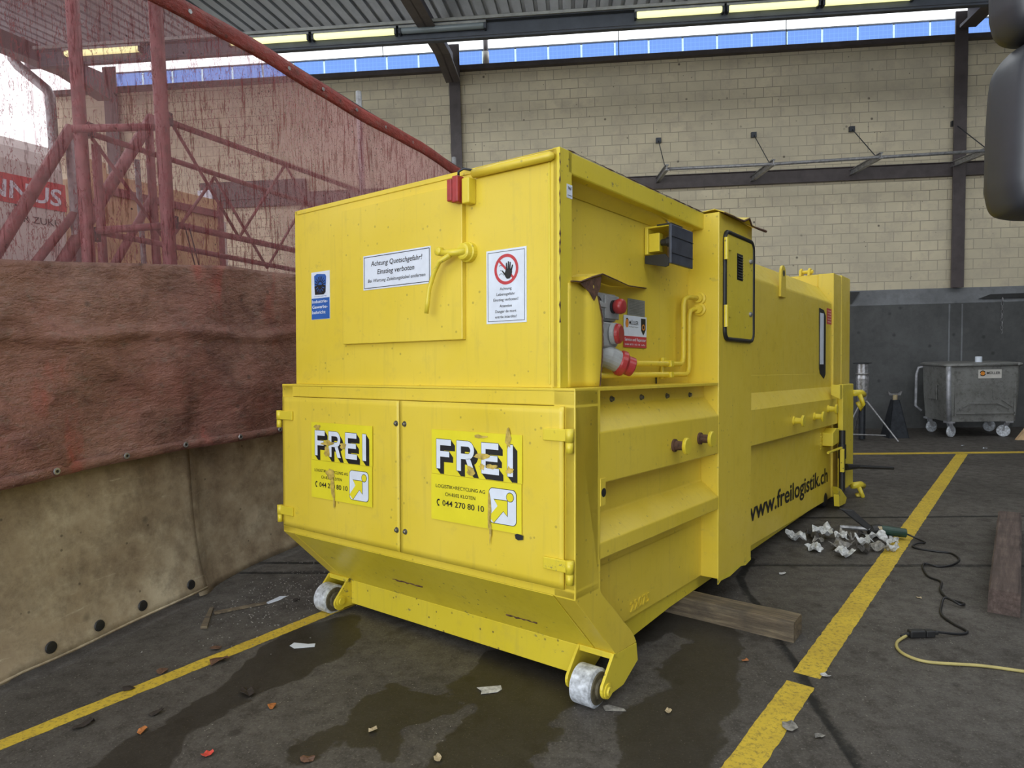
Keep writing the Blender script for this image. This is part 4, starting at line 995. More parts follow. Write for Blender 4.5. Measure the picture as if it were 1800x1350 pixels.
# rear locking gear
MB().prism([(2.125, 4.60, -.53), (2.125, 4.75, -.49), (2.125, 5.1, -.52), (2.125, 5.15, -.58), (2.125, 5.1, -.68), (2.125, 4.9, -.64), (2.125, 4.6, -.66)], (.10, 0, 0)).build('lever_bracket', 'yellow_worn', pc, bevel=.008)
MB().cyl((2.25, 4.87, -.52), (2.25, 4.87, -1.12), .030, 12).cyl((2.25, 4.87, -.66), (2.25, 4.87, -.80), .038, 12).build('gas_strut', 'black_rubber', pc)
MB().box(2.245, 2.28, 4.80, 4.84, -.93, -.70).build('strut_cover', 'yellow_worn', pc, bevel=.003)
MB().cyl((2.25, 4.3, -.69), (2.25, 4.86, -.69), .012, 8).build('pull_rod', 'yellow_worn', pc)
MB().box(2.2, 2.25, 4.90, 5.38, -1.12, -.06).build('locking_post', 'yellow_worn', pc, bevel=.01)
MB().prism([(2.2, 4.62, -.06), (2.28, 4.62, -.06), (2.28, 4.62, -.20), (2.2, 4.62, -.16)], (0, .10, 0)).build('guide_bracket', 'yellow_worn', pc, bevel=.004)
for zz in (-.16, -1.14):
    MB().tube([(2.25, 5.36, zz), (2.30, 5.5, zz), (2.31, 5.56, zz - .02)], .035, 10).tube([(2.30, 5.42, zz - .02), (2.33, 5.46, zz - .12), (2.30, 5.52, zz - .18), (2.27, 5.48, zz - .10)], .022, 8).build('door_hook', 'yellow_worn', pc, smooth=True)
MB().prism([(2.21, 4.62, -1.05), (2.21, 4.80, -1.10), (2.21, 5.05, -1.22), (2.21, 4.98, -1.27), (2.21, 4.72, -1.26), (2.21, 4.70, -1.14)], (.05, 0, 0)).build('foot_plate', 'yellow_worn', pc, bevel=.004)
MB().lathe((1.98, 4.75, -1.21), (1, 0, 0), [(0, .06), (.01, .075), (.14, .075), (.15, .06)], 20).build('rear_roller', 'black_rubber', pc)
MB().tube([(2.26, 5.0, -.90), (2.35, 5.15, -.905), (2.62, 5.42, -.93)], [.035, .022, .016], 8).build('release_bar', 'black_rubber', pc)

# ---------------------------------------------------------------- red curtain at the left
CP0 = Vector((-3.074, 3.247, 0)); CD = Vector((.258, .966, 0)).normalized(); CN = Vector((CD.y, -CD.x, 0))
def CW(u, off, z): return CP0 + CD * u + CN * off + Vector((0, 0, z))
cang = math.atan2(CD.y, CD.x)
cu = empty('dividing_curtain', CP0, cang)
tag(cu, 'tall red dividing curtain with a dirty clear window along the left side', 'curtain')
U0, U1 = -1.9, 6.25
def loc_(u, off, z): return (u, -off, z)      # child coordinates: x along the curtain, -y towards the camera
def hump(u, z): return .018 * math.sin(u * 2.3 + z) + .010 * math.sin(u * 6.1 - z * 2)
def ztopc(u): return 4.14 + .035 * math.sin((u - .4) * 1.1) - (.0 if u < 5 else (u - 5) * .08)
def zmid_(u): return 2.235 + .11 * min(1, max(0, (u - .1) / 1.6))
MB().grid(lambda a, b: (U0 + (U1 - U0) * a, -hump(U0 + (U1 - U0) * a, 3) * .6, zmid_(U0 + (U1 - U0) * a) + b * (ztopc(U0 + (U1 - U0) * a) - .10 - zmid_(U0 + (U1 - U0) * a))), 60, 12).build('vinyl_window', 'film', cu, smooth=True)
def wr_(u, z):
    d = .022 * math.sin(u * 3.1 + z * 1.7) + .012 * math.sin(u * 8 - z * 5) + .016 * math.sin((u * .8 + z * 2.2) * 3)
    d += .030 * math.exp(-((z - 1.86 + .02 * math.sin(u * 4)) / .035) ** 2) * (.4 + .6 * min(1, max(0, u + .4)))
    for (a, b, c, d2, h) in ((.1, 2.0, .9, 1.55, .03), (-.1, 1.55, .35, 1.15, .04), (.9, 2.2, 1.25, 1.3, .02)):
        t = max(0, min(1, ((u - a) * (c - a) + (z - b) * (d2 - b)) / ((c - a) ** 2 + (d2 - b) ** 2))); q = math.hypot(u - a - t * (c - a), z - b - t * (d2 - b)); d += h * math.exp(-(q / .05) ** 2)
    return d
def zbf(u): return 1.07 + .012 * math.sin(u * 2.2)
def fab(a, b):
    u = U0 + (5.6 - U0) * a; z = zbf(u) + (zmid_(u) + .012 - zbf(u)) * b
    return (u, -(.10 + wr_(u, z)), z)
MB().grid(fab, 220, 44).build('tarpaulin_panel', 'fabric', cu, smooth=True, solid=.004)
MB().grid(lambda a, b: (U0 + (5.6 - U0) * a, -(.118 + wr_(U0 + (5.6 - U0) * a, 1.07)), zbf(U0 + (5.6 - U0) * a) - .006 + b * .062), 120, 2).build('lower_hem', 'fabric', cu, smooth=True, solid=.006)
MB().grid(lambda a, b: (U0 + (U1 - U0) * a, -(.006 + hump(U0 + (U1 - U0) * a, 3) * .6 + .012 * math.sin(PI * b)), ztopc(U0 + (U1 - U0) * a) - .115 + b * .13), 60, 4).build('top_hem', 'hem', cu, smooth=True, solid=.01)
MB().tube([loc_(U0 + (U1 - U0) * k / 20, -.02, ztopc(U0 + (U1 - U0) * k / 20) + .02) for k in range(21)], .014, 8).build('tension_rope', 'dark_metal', cu, smooth=True)
for u in (-.35, .275, .741, 1.23, 1.70, 2.152):
    z = zbf(u) + .028
    o = MB().lathe((u, -(.130 + wr_(u, 1.07)), z), (0, -1, 0), [(0, .020), (.005, .018), (.006, .010), (.001, .009)], 16).build('eyelet', 'steel', cu)
    MB().cyl((u, -(.130 + wr_(u, 1.07)), z), (u, -(.134 + wr_(u, 1.07)), z), .008, 10).build('eyelet_hole', 'black', o)
for u in (1.55, 2.05, 2.62, 3.1, 3.65, 4.2, 4.8, 5.4):
    MB().lathe((u, -.022 - .0, ztopc(u) - .05), (0, -1, 0), [(0, .018), (.006, .016)], 12).build('eyelet', 'steel' if u != 2.05 else 'white', cu)
# lower sheets
def skirt(u0, u1, zb_, off, name):
    def f(a, b):
        u = u0 + (u1 - u0) * a; z = zb_(u) + (1.20 - zb_(u)) * b
        d = off + .02 * math.sin(u * 2.6 + z) + .012 * math.sin(u * 6 + z * 3)
        d += .07 * (1 - b) ** 6                       # kick-out at the floor
        if u > 1.15 and name == 2: d += .05 * math.exp(-((u - 1.36) / .09) ** 2)
        return (u, -d, z)
    o = MB().grid(f, 90, 24).build('lower_sheet', 'skirt', cu, smooth=True, solid=.008); return o, f
sk1, f1 = skirt(U0, 1.36, lambda u: .035 + (.02 if u > 0 else 0), .015, 1)
sk2, f2 = skirt(1.30, 5.6, lambda u: .012 + .03 * math.sin((u - 1.3) * 1.5) ** 2, -.035, 2)
MB().tube([f1(k / 20, 0.004) for k in range(21)], .009, 6).build('sheet_edge', 'skirt', sk1, smooth=True)
for u in (-.35, .215, .516, .829, 1.219):
    p = f1((u - U0) / (1.36 - U0), .045)
    MB().lathe((p[0], p[1] - .006, p[2] + .02), (0, -1, .1), [(0, .034), (.008, .03), (.010, .012)], 16).build('sheet_washer', 'black_rubber', sk1)

# steel frame behind the curtain
fa = empty('curtain_frame', CP0, cang); tag(fa, 'red primed tubular steel frame with lattice girders standing behind the curtain window', 'scaffold')
def T(name, pts, r, par=None, m='scaf'): return MB().tube([loc_(*p) for p in pts], r, 10).build(name, m, par or fa, smooth=True)
T('post', [(1.42, -.15, 0), (1.414, -.15, 5.2)], .047)
T('post', [(1.162, -.62, 0), (1.162, -.62, 5.2)], .044)
T('post', [(3.922, -.12, 0), (3.92, -.12, 4.36)], .030, m='galv')
T('post', [(6.229, -.12, 0), (6.229, -.12, 4.24)], .030, m='galv')
T('upper_chord', [(1.48, -.17, 3.375), (6.1, -.17, 3.34)], .022)
T('lower_chord', [(1.44, -.17, 2.655), (5.4, -.17, 2.55)], .024)
T('upper_chord', [(1.2, -.62, 3.28), (5.6, -.62, 3.17)], .021)
T('lower_chord', [(1.22, -.62, 2.60), (5.2, -.62, 2.45)], .022)
T('cross_tube', [(1.10, -.62, 3.275), (1.46, -.17, 3.33)], .026)
T('cross_tube', [(1.2, -.62, 2.60), (1.46, -.17, 2.64)], .026)
for a, b in (((1.519, 3.375), (2.149, 2.63)), ((2.13, 2.63), (2.75, 3.35)), ((2.77, 3.35), (3.5, 2.63)), ((3.5, 2.63), (4.2, 3.35)), ((4.2, 3.35), (4.9, 2.63))): T('lattice_brace', [(a[0], -.17, a[1]), (b[0], -.17, b[1])], .012)
for a, b in (((1.226, 3.273), (1.85, 2.59)), ((1.85, 2.59), (2.388, 3.22)), ((2.388, 3.22), (3.0, 2.5)), ((3.0, 2.5), (3.6, 3.2))): T('lattice_brace', [(a[0], -.62, a[1]), (b[0], -.62, b[1])], .013)
T('raking_strut', [(1.33, -.92, 3.38), (.50, -.92, 2.03)], .042); T('raking_strut', [(2.05, -.92, 3.66), (1.10, -.92, 2.26)], .045)
T('inner_post', [(1.308, -.92, 3.36), (1.314, -.92, 1.6)], .030, m='galv'); T('inner_post', [(2.01, -.92, 3.62), (2.01, -.92, 1.6)], .034); T('inner_post', [(1.93, -.98, 3.3), (1.95, -.98, 1.6)], .022, m='galv')
T('inner_post', [(1.38, -.75, 3.25), (1.38, -.75, 1.6)], .032)
T('short_strut', [(1.338, -.92, 2.80), (.95, -.92, 2.32)], .030); T('short_strut', [(2.0, -.92, 3.0), (1.52, -.92, 2.28)], .032)
for z in (3.375, 2.655):
    MB().box(1.45, 1.49, .12, .21, z - .04, z + .05).build('coupler', 'dark_metal', fa, bevel=.006); MB().box(1.19, 1.24, .58, .66, z - .13, z - .03).build('coupler', 'dark_metal', fa, bevel=.006)
for u in (1.56, 1.60): T('tie_cord', [(u, -.14, 2.64), (u + .1, -.12, 2.2)], .005, m='black_rubber')

# truck with a tank body behind the curtain
tk = empty('tank_truck', CW(0, -2.2, 0), cang); tag(tk, 'white tank truck with a red name band seen through the red curtain at the left', 'truck')
prof = [(0, 1.0), (0, 2.2), (0.0, 3.40), (.04, 3.52), (.14, 3.62), (.35, 3.66), (2.2, 3.66), (2.2, 1.0)]
MB().prism([(-4.5, y, z) for y, z in prof], (6.72, 0, 0)).build('tank_body', 'white_paint', tk, bevel=.03)
bd = MB().box(-2.0, 2.22, -.006, .0, 3.03, 3.275).build('name_band', 'red_print', tk)
FB = lambda u, v, w=0: (u, -.006 - w, v)
mb = MB(); add_text(mb, 'ÖKONNUS', .95, 3.075, .15, 1.22, FB, .02, .1, 'l', .003); mb.build('band_lettering', 'white', bd)
mb = MB(); add_text(mb, 'DER ZUKUNFT', 1.70, 2.885, .062, .64, FB, .004, 0, 'l', .0); mb.build('slogan', 'dark_metal', tk)
MB().box(-4.5, 2.2, .2, 2.0, .55, 1.0).build('chassis', 'dark_metal', tk)
for x in (-3.8, -2.4, 1.4):
    MB().lathe((x, .15, .5), (0, -1, 0), [(-.3, .5), (-.05, .5), (0, .46), (.0, .3), (-.08, .26)], 28).build('tyre', 'black_rubber', tk)
# tan board box beside it
tb = empty('tan_board_box', CW(0, -2.62, 0), cang); tag(tb, 'tall box of tan boards behind the curtain, right of the white tank truck', 'crate')
MB().box(3.0, 4.61, 0, 1.6, 0, 3.60).build('side_board', 'tan_board', tb, bevel=.01)
MB().box(2.80, 3.0, -.02, .04, 0, 3.70).build('end_board', 'tan_board', tb, bevel=.01)
MB().box(3.0, 4.60, -.03, 0, 3.38, 3.46).build('batten', 'scaf', tb)
MB().box(4.54, 4.60, -.04, 0, 0, 3.58).build('batten', 'scaf', tb)
MB().box(4.60, 4.90, .2, 1.0, 0, 3.40).build('pale_post', 'white_paint', tb)
hb = MB().box(-7.15, -5.05, 12.80, 12.88, 4.58, 4.92).build('wall_board', 'brown_steel'); tag(hb, 'horizontal brown board on the block wall seen through the curtain', 'board')
wp_ = MB().box(-7.15, -6.87, 12.7, 12.76, 4.60, 4.76).build('white_poster', 'white'); tag(wp_, 'small white sheet on the wall above the tan boards', 'sheet')

# ---------------------------------------------------------------- things at the back right
# dumpster
d0 = empty('waste_dumpster', (5.95, 11.55, 0)); tag(d0, 'dull grey galvanised four-wheeled dumpster against the dark wall at the right', 'dumpster')
L_, D_ = 1.14, .86
def ring(z, i): return [(i, i * .6, z), (L_ - i, i * .6, z), (L_ - i, D_ - i, z), (i, D_ - i, z)]
mb = MB(); rows = [rrect_pts(i, L_ - i, i, D_ - i, .10) for i in (.035, .01, 0)]; zz = (.26, .7, 1.16)
rv = [[mb.b.verts.new((a, b, z)) for a, b in r] for r, z in zip(rows, zz)]
for a, b in zip(rv, rv[1:]):
    for k in range(len(a)): mb.b.faces.new([a[k], a[(k + 1) % len(a)], b[(k + 1) % len(a)], b[k]])
mb.b.faces.new(rv[0][::-1]); mb.b.faces.new(rv[-1])
mb.build('tub', 'dump', d0, smooth=False)
MB().tube([(a, b, 1.175) for a, b in rrect_pts(-.015, L_ + .015, -.015, D_ + .015, .11)] + [(L_ - .1, -.015, 1.175)], .024, 8).build('rim', 'dump', d0, smooth=True)
MB().prism([(a, b, 1.18) for a, b in rrect_pts(-.01, L_ + .01, 0, D_ + .01, .1)], (0, 0, .025)).build('lid', 'dump', d0, bevel=.006)
mb = MB(); i = .014
def bar(a, b, w=.012):
    (x0, z0), (x1, z1) = a, b; l = math.hypot(x1 - x0, z1 - z0); qx, qz = -(z1 - z0) / l * w, (x1 - x0) / l * w
    mb.prism([(x0 - qx, i, z0 - qz), (x1 - qx, i, z1 - qz), (x1 + qx, i, z1 + qz), (x0 + qx, i, z0 + qz)], (0, -.012, 0))
for a, b in (((.13, .36), (.13, 1.02)), ((.13, .40), (1.03, .40)), ((1.03, .36), (1.03, 1.02)), ((.3, 1.02), (.92, 1.02)), ((.20, .47), (.34, .56)), ((.34, .56), (.78, .56)), ((.78, .56), (.95, .47)), ((.42, .80), (.68, .80)), ((.70, .78), (.72, .62)), ((.40, .78), (.38, .62)), ((.82, .85), (.98, 1.0)), ((.84, .62), (1.0, .50))): bar(a, b)
mb.build('pressed_ribs', 'dump', d0)
mb = MB().tube([(.04, .0, .28), (.02, -.004, .7), (.014, -.008, 1.16)], .035, 10).build('corner_post', 'dump_bright', d0, smooth=True)
MB().tube([(.02, D_ - .08, 1.13), (-.05, D_ - .04, 1.11), (-.075, D_ - .02, 1.0), (-.085, D_ - .02, .45), (.0, D_ - .05, .36)], .022, 8).build('side_guard', 'dump_bright', d0, smooth=True)
MB().box(-.012, .0, .25, .62, .84, .86).box(-.016, .0, .30, .58, .60, .84).build('handle_pocket', 'dump', d0, bevel=.004)
sg = MB().box(.47, .82, .0, .006, .96, 1.10); sg = sg.build('name_sign', 'white_paint', d0)
FD = lambda u, v, w=0: (u, -.001 - w, v)
mb = MB(); add_text(mb, 'MÜLLER', .595, 1.025, .042, .205, FD, .02, 0, 'l', .001); disc(mb, .535, 1.04, .046, FD, .0006, 22, .032, 1, .4, 3.0); disc(mb, .535, 1.04, .046, FD, .0006, 22, .032, 1, 3.6, 6.1); mb.build('sign_lettering', 'black', sg)
mb = MB(); disc(mb, .535, 1.04, .032, FD, .0008, 20); mb.build('sign_emblem', 'orange', sg)
for (x, y, a) in ((.09, .10, .5), (.98, .10, 2.6), (.09, D_ - .12, .2), (1.02, D_ - .12, 0)):
    wv = Vector((math.cos(a), math.sin(a), 0)); sd = Vector((-wv.y, wv.x, 0)); c = Vector((x, y, .095)) + wv * .05
    cs = MB().lathe(c - sd * .02, sd, [(0, .085), (.006, .095), (.034, .095), (.04, .085)], 24).build('castor_wheel', 'wheel_white', d0)
    MB().prism([c + sd * .026 - Vector((.02, 0, 0)), c + sd * .026 + Vector((.02, 0, 0)), Vector((x + .03, y, .25)), Vector((x - .04, y, .25))], sd * .005).prism([c - sd * .031 - Vector((.02, 0, 0)), c - sd * .031 + Vector((.02, 0, 0)), Vector((x + .03, y - .05, .25)), Vector((x - .04, y - .05, .25))], sd * .005).build('castor_fork', 'dump_bright', cs)
    MB().box(x - .06, x + .06, y - .06, y + .06, .235, .27).build('castor_plate', 'dump_bright', cs)
cn = MB().lathe((6.64, 11.95, 1.206), (0, 0, 1), [(0, .05), (.085, .05), (.09, .045)], 18).build('tin_can', 'white', smooth=False); tag(cn, 'small pale tin standing on the lid of the grey dumpster', 'can')
# jack stand
js = empty('axle_stand', (5.24, 11.75, 0)); tag(js, 'grey pyramid axle stand with a pale top left of the dumpster', 'axle stand')
MB().prism([(-.16, -.16, 0), (.16, -.16, 0), (.05, -.05, .62), (-.05, -.05, .62)], (0, .01, 0)).prism([(.15, -.16, 0), (.15, .16, 0), (.04, .05, .62), (.04, -.05, .62)], (.01, 0, 0)).prism([(-.16, -.16, 0), (-.16, .16, 0), (-.05, .05, .62), (-.05, -.05, .62)], (.01, 0, 0)).prism([(-.16, .15, 0), (.16, .15, 0), (.05, .04, .62), (-.05, .04, .62)], (0, .01, 0)).build('base', 'dark_metal', js)
MB().cyl((0, 0, .5), (0, 0, .70), .035, 12).build('ratchet_bar', 'tan_tool', js)
MB().prism([(-.11, 0, .76), (-.06, 0, .72), (.06, 0, .72), (.11, 0, .76), (.09, 0, .69), (-.09, 0, .69)], (0, .05, 0)).build('saddle', 'steel', js)
# support leg stand
sl_ = empty('support_stand', (4.60, 11.45, 0)); tag(sl_, 'tall stand with a silver sleeve and thin splayed legs, right of the container rear', 'stand')
MB().tube([(0, 0, .62), (0, 0, .80), (.0, 0, 1.0), (0, 0, 1.06), (0, 0, 1.24)], [.065, .085, .095, .085, .082], 16).build('foil_sleeve', 'silver', sl_, smooth=False)
MB().lathe((0, 0, 1.06), (0, 0, 1), [(0, .10), (.02, .105), (.035, .10)], 18).build('collar', 'steel', sl_)
MB().cyl((0, 0, .02), (0, 0, .64), .05, 12).build('stem', 'dark_metal', sl_)
MB().lathe((0, 0, 1.235), (0, 0, 1), [(0, .08), (.01, .14), (.018, .14)], 18).build('top_plate', 'dark_metal', sl_)
for a, b in (((.04, -.03, .66), (.42, -.32, .02)), ((-.04, -.02, .6), (-.40, -.22, .02)), ((0, .04, .6), (.05, .45, .02))): MB().tube([a, b], .014, 8).build('leg', 'steel', sl_)
MB().cyl((-.35, -.2, .13), (.28, -.2, .10), .012, 8).build('cross_bar', 'steel', sl_)
bo = MB().prism([(6.86, 11.28, .0), (7.0, 11.28, .0), (7.42, 11.5, .42), (7.36, 11.5, .45)], (0, .06, 0)).build('leaning_plank', 'tan_board'); tag(bo, 'short pale bar leaning up at the right edge beside the dumpster', 'bar')

# ---------------------------------------------------------------- timbers on the floor
def rough_box(L, w, h, name, mat, r):
    mb = MB(); rr = random.Random(r); n = 24
    rings = []
    for k in range(n + 1):
        x = L * k / n; j = lambda q: rr.uniform(-q, q)
        rings.append([mb.b.verts.new(v) for v in ((x, -w / 2 + j(.002), 0), (x, w / 2 + j(.002), 0), (x, w / 2 + j(.003), h * .93 + j(.003)), (x, w / 2 - .012 + j(.003), h + j(.003)), (x, -w / 2 + .012 + j(.003), h + j(.003)), (x, -w / 2 + j(.003), h * .92 + j(.003)))])
    for a, b in zip(rings, rings[1:]):
        for k in range(6): mb.b.faces.new([a[k], a[(k + 1) % 6], b[(k + 1) % 6], b[k]])
    mb.b.faces.new(rings[0][::-1]); mb.b.faces.new(rings[-1]); return mb.build(name, mat)
t1 = rough_box(2.6, .16, .118, 'timber_beam', 'wood', 1); t1.location = (1.255, 3.985, 0); t1.rotation_euler = (0, 0, math.atan2(.537, -.843))
tag(t1, 'square grey timber lying under the yellow container, its sawn end sticking out at the right', 'timber')
t2 = rough_box(2.25, .165, .15, 'timber_beam', 'wood2', 2); t2.location = (2.60, 4.36, 0); t2.rotation_euler = (0, 0, math.atan2(1.93, 1.18))
tag(t2, 'long square reddish timber lying alone on the floor at the far right', 'timber')

# ---------------------------------------------------------------- scrap heap, tool and cables
def crumple(seed, s, mat, loc, name, label, cat, group, n=7):
    rr = random.Random(seed); mb = MB()
    V = [[None] * (n + 1) for _ in range(n + 1)]
    ax, ay = s * rr.uniform(.7, 1.3), s * rr.uniform(.5, 1.0); ph = [rr.uniform(0, 6) for _ in range(4)]
    for j in range(n + 1):
        for i in range(n + 1):
            u, v = i / n * 2 - 1, j / n * 2 - 1; q = 1 - .25 * rr.random() * max(abs(u), abs(v))
            z = s * .42 * (math.sin(u * 2.6 + ph[0]) * math.cos(v * 2.2 + ph[1]) + .5 * math.sin(u * 5 + ph[2]) * math.sin(v * 5 + ph[3])) + rr.uniform(-.1, .1) * s
            V[j][i] = mb.b.verts.new((u * ax * q, v * ay * q, z))
    for j in range(n):
        for i in range(n): mb.b.faces.new([V[j][i], V[j][i + 1], V[j + 1][i + 1], V[j + 1][i]])
    mz = min(v.co.z for v in mb.b.verts)
    for v in mb.b.verts: v.co.z -= mz - .003
    o = mb.build(name, mat, solid=.003); o.location = loc; o.rotation_euler = (0, 0, rr.uniform(0, 6))
    tag(o, label, cat, group); return o
scr = [(1.84, 5.90, .11, 'w', .0), (1.90, 5.62, .10, 'w', 0), (2.00, 5.86, .10, 'd', 0), (2.09, 5.98, .12, 'w', .03), (2.12, 5.66, .11, 'g', 0), (2.08, 5.48, .10, 'w', 0), (2.22, 5.84, .11, 'g', .02), (2.26, 5.58, .09, 'd', 0), (2.33, 5.76, .12, 'w', 0),
       (2.40, 5.62, .10, 'g', 0), (2.47, 5.84, .11, 'w', .02), (2.50, 5.62, .09, 'w', 0), (2.55, 5.76, .09, 'w', 0), (2.16, 5.78, .08, 'w', .05), (1.97, 5.74, .07, 'g', .03), (2.62, 5.88, .06, 'w', 0), (2.42, 5.96, .09, 'd', 0), (2.0, 6.02, .09, 'd', 0)]
nm = {'w': ('rag_w', 'white'), 'd': ('rag_d', 'dark'), 'g': ('rag_g', 'grey')}
for k, (x, y, s, c, z) in enumerate(scr):
    crumple(20 + k, s * .72, nm[c][0], (x, y, z), 'crumpled_scrap', nm[c][1] + ' torn sticker scrap in the heap on the floor beside the container rear', 'scrap', nm[c][1] + ' scraps in the heap beside the tool')
tool = empty('heat_gun', (2.70, 5.95, .0), math.atan2(-.13, 1)); tag(tool, 'dark green and black heat gun lying on the scrap heap by the yellow stripe', 'tool')
MB().tube([(-.14, 0, .075), (.05, 0, .055)], [.042, .038], 16).build('body', 'green_tool', tool, smooth=False)
MB().tube([(-.20, 0, .08), (-.14, 0, .075)], [.032, .036], 16).build('collar', 'tan_tool', tool)
MB().tube([(-.46, .02, .085), (-.20, 0, .08)], [.018, .022], 14).build('nozzle', 'steel', tool)
MB().prism([(-.24, -.02, .06), (-.18, -.02, .07), (-.36, .0, .24), (-.47, .0, .25)], (0, .05, 0)).build('grip', 'black_rubber', tool, bevel=.01)
MB().lathe((-.24, 0, .055), (1, .2, .1), [(0, .03), (.03, .055), (.10, .055), (.13, .04)], 16).build('motor_housing', 'black_rubber', tool)
def spl(pts, n=6):
    P = [Vector(p) for p in pts]; out = []
    for i in range(len(P) - 1):
        a, b, c, d = P[max(i - 1, 0)], P[i], P[i + 1], P[min(i + 2, len(P) - 1)]
        for k in range(n):
            t = k / n; out.append(.5 * ((2 * b) + (c - a) * t + (2 * a - 5 * b + 4 * c - d) * t * t + (3 * b - a - 3 * c + d) * t ** 3))
    return out + [P[-1]]
cb = [[2.75,5.95,.05],[2.82,5.92,.02],[2.85,5.83,.01],[2.76,5.77,.02],[2.70,5.72,.01],[2.73,5.66,.008],[2.82,5.60,.008],[2.91,5.55,.008],[2.89,5.40,.008],[2.78,5.28,.008],[2.66,5.23,.008],[2.59,5.29,.012],[2.53,5.20,.008],[2.48,5.02,.008],[2.51,4.91,.008],[2.42,4.74,.012],[2.40,4.61,.008],[2.45,4.52,.008],[2.40,4.47,.02],[2.36,4.56,.03],[2.29,4.47,.010],[2.22,4.33,.008],[2.22,4.20,.008],[2.24,4.09,.008],[2.17,4.05,.01],[2.03,4.03,.03]]
o = MB().tube(spl(cb), .0075, 8).build('tool_cable', 'cable_black', smooth=True); tag(o, 'thin black cable winding over the floor from the heat gun to the black plug', 'cable')
pg = empty('plug_connector', (1.95, 4.02, 0), .1); tag(pg, 'black plug and socket joining the black and the pale yellow cable', 'plug')
MB().box(-.07, .02, -.022, .022, .003, .045).build('socket', 'black_rubber', pg, bevel=.008)
MB().box(.022, .075, -.02, .02, .004, .042).box(.07, .10, -.01, .01, .014, .034).build('plug', 'black_rubber', pg, bevel=.006)
MB().tube([(-.07, 0, .022), (-.12, -.01, .015)], [.012, .008], 10).build('strain_relief', 'black_rubber', pg)
o = MB().tube(spl([[1.86,4.0,.016],[1.78,3.93,.009],[1.745,3.84,.009],[1.76,3.76,.009],[1.82,3.70,.009],[1.93,3.68,.009],[2.08,3.665,.009],[2.26,3.61,.009],[2.6,3.50,.009],[3.2,3.4,.009]]), .0085, 8).build('extension_cable', 'cable_yellow', smooth=True); tag(o, 'pale yellow extension cable running out of the frame at the right', 'cable')

# ---------------------------------------------------------------- truck mirrors at the right edge
mr = empty('truck_mirror', (1.06, 1.6, 2.2)); tag(mr, 'black plastic truck mirror housings cut off by the right edge of the photo', 'mirror')
def mirror(pts, y0, y1, name):
    # rounded housing: outline pts (x, z), swept in depth with rounded shoulders
    cx = sum(p[0] for p in pts) / len(pts); cz = sum(p[1] for p in pts) / len(pts); mb = MB(); rows = []
    for t, s in ((0, .80), (.06, .90), (.18, .965), (.4, 1.0), (.75, 1.0), (.93, .965), (1, .90)):
        rows.append([mb.b.verts.new((cx + (a - cx) * s, y0 + (y1 - y0) * t, cz + (b - cz) * (1 - (1 - s) * .45))) for a, b in pts])
    n = len(pts)
    for a, b in zip(rows, rows[1:]):
        for k in range(n): mb.b.faces.new([a[k], a[(k + 1) % n], b[(k + 1) % n], b[k]])
    mb.b.faces.new(rows[0][::-1]); mb.b.faces.new(rows[-1])
    return mb.build(name, 'mirror_black', mr, smooth=True)
X0 = -1.06; Z0 = -2.2
def S2(pts, n=5): return [(p.x + X0, p.y + Z0) for p in spl([(a, b, 0) for a, b in pts + [pts[0]]], n)[:-1]]
mirror(S2([(.923, 2.07), (.924, 2.20), (.930, 2.305), (.945, 2.345), (.975, 2.375), (1.03, 2.385), (1.10, 2.375), (1.13, 2.33), (1.135, 2.2), (1.13, 2.07), (1.10, 2.015), (1.03, 2.003), (.965, 2.008), (.935, 2.025)]), -.06, .07, 'main_housing')
mirror(S2([(.922, 2.44), (.921, 2.52), (.935, 2.58), (.98, 2.60), (1.08, 2.60), (1.13, 2.57), (1.135, 2.45), (1.12, 2.39), (1.06, 2.38), (.97, 2.381), (.935, 2.40)]), -.05, .06, 'wide_angle_housing')
MB().tube([(.045, -.02, .0), (.045, -.02, .18), (.045, -.02, .38)], .014, 10).tube([(.045, -.02, .05), (.35, -.1, .05), (.9, -.3, .02)], .016, 10).tube([(.045, -.02, .32), (.35, -.1, .32), (.9, -.3, .02)], .016, 10).build('mirror_arm', 'dark_metal', mr, smooth=True)

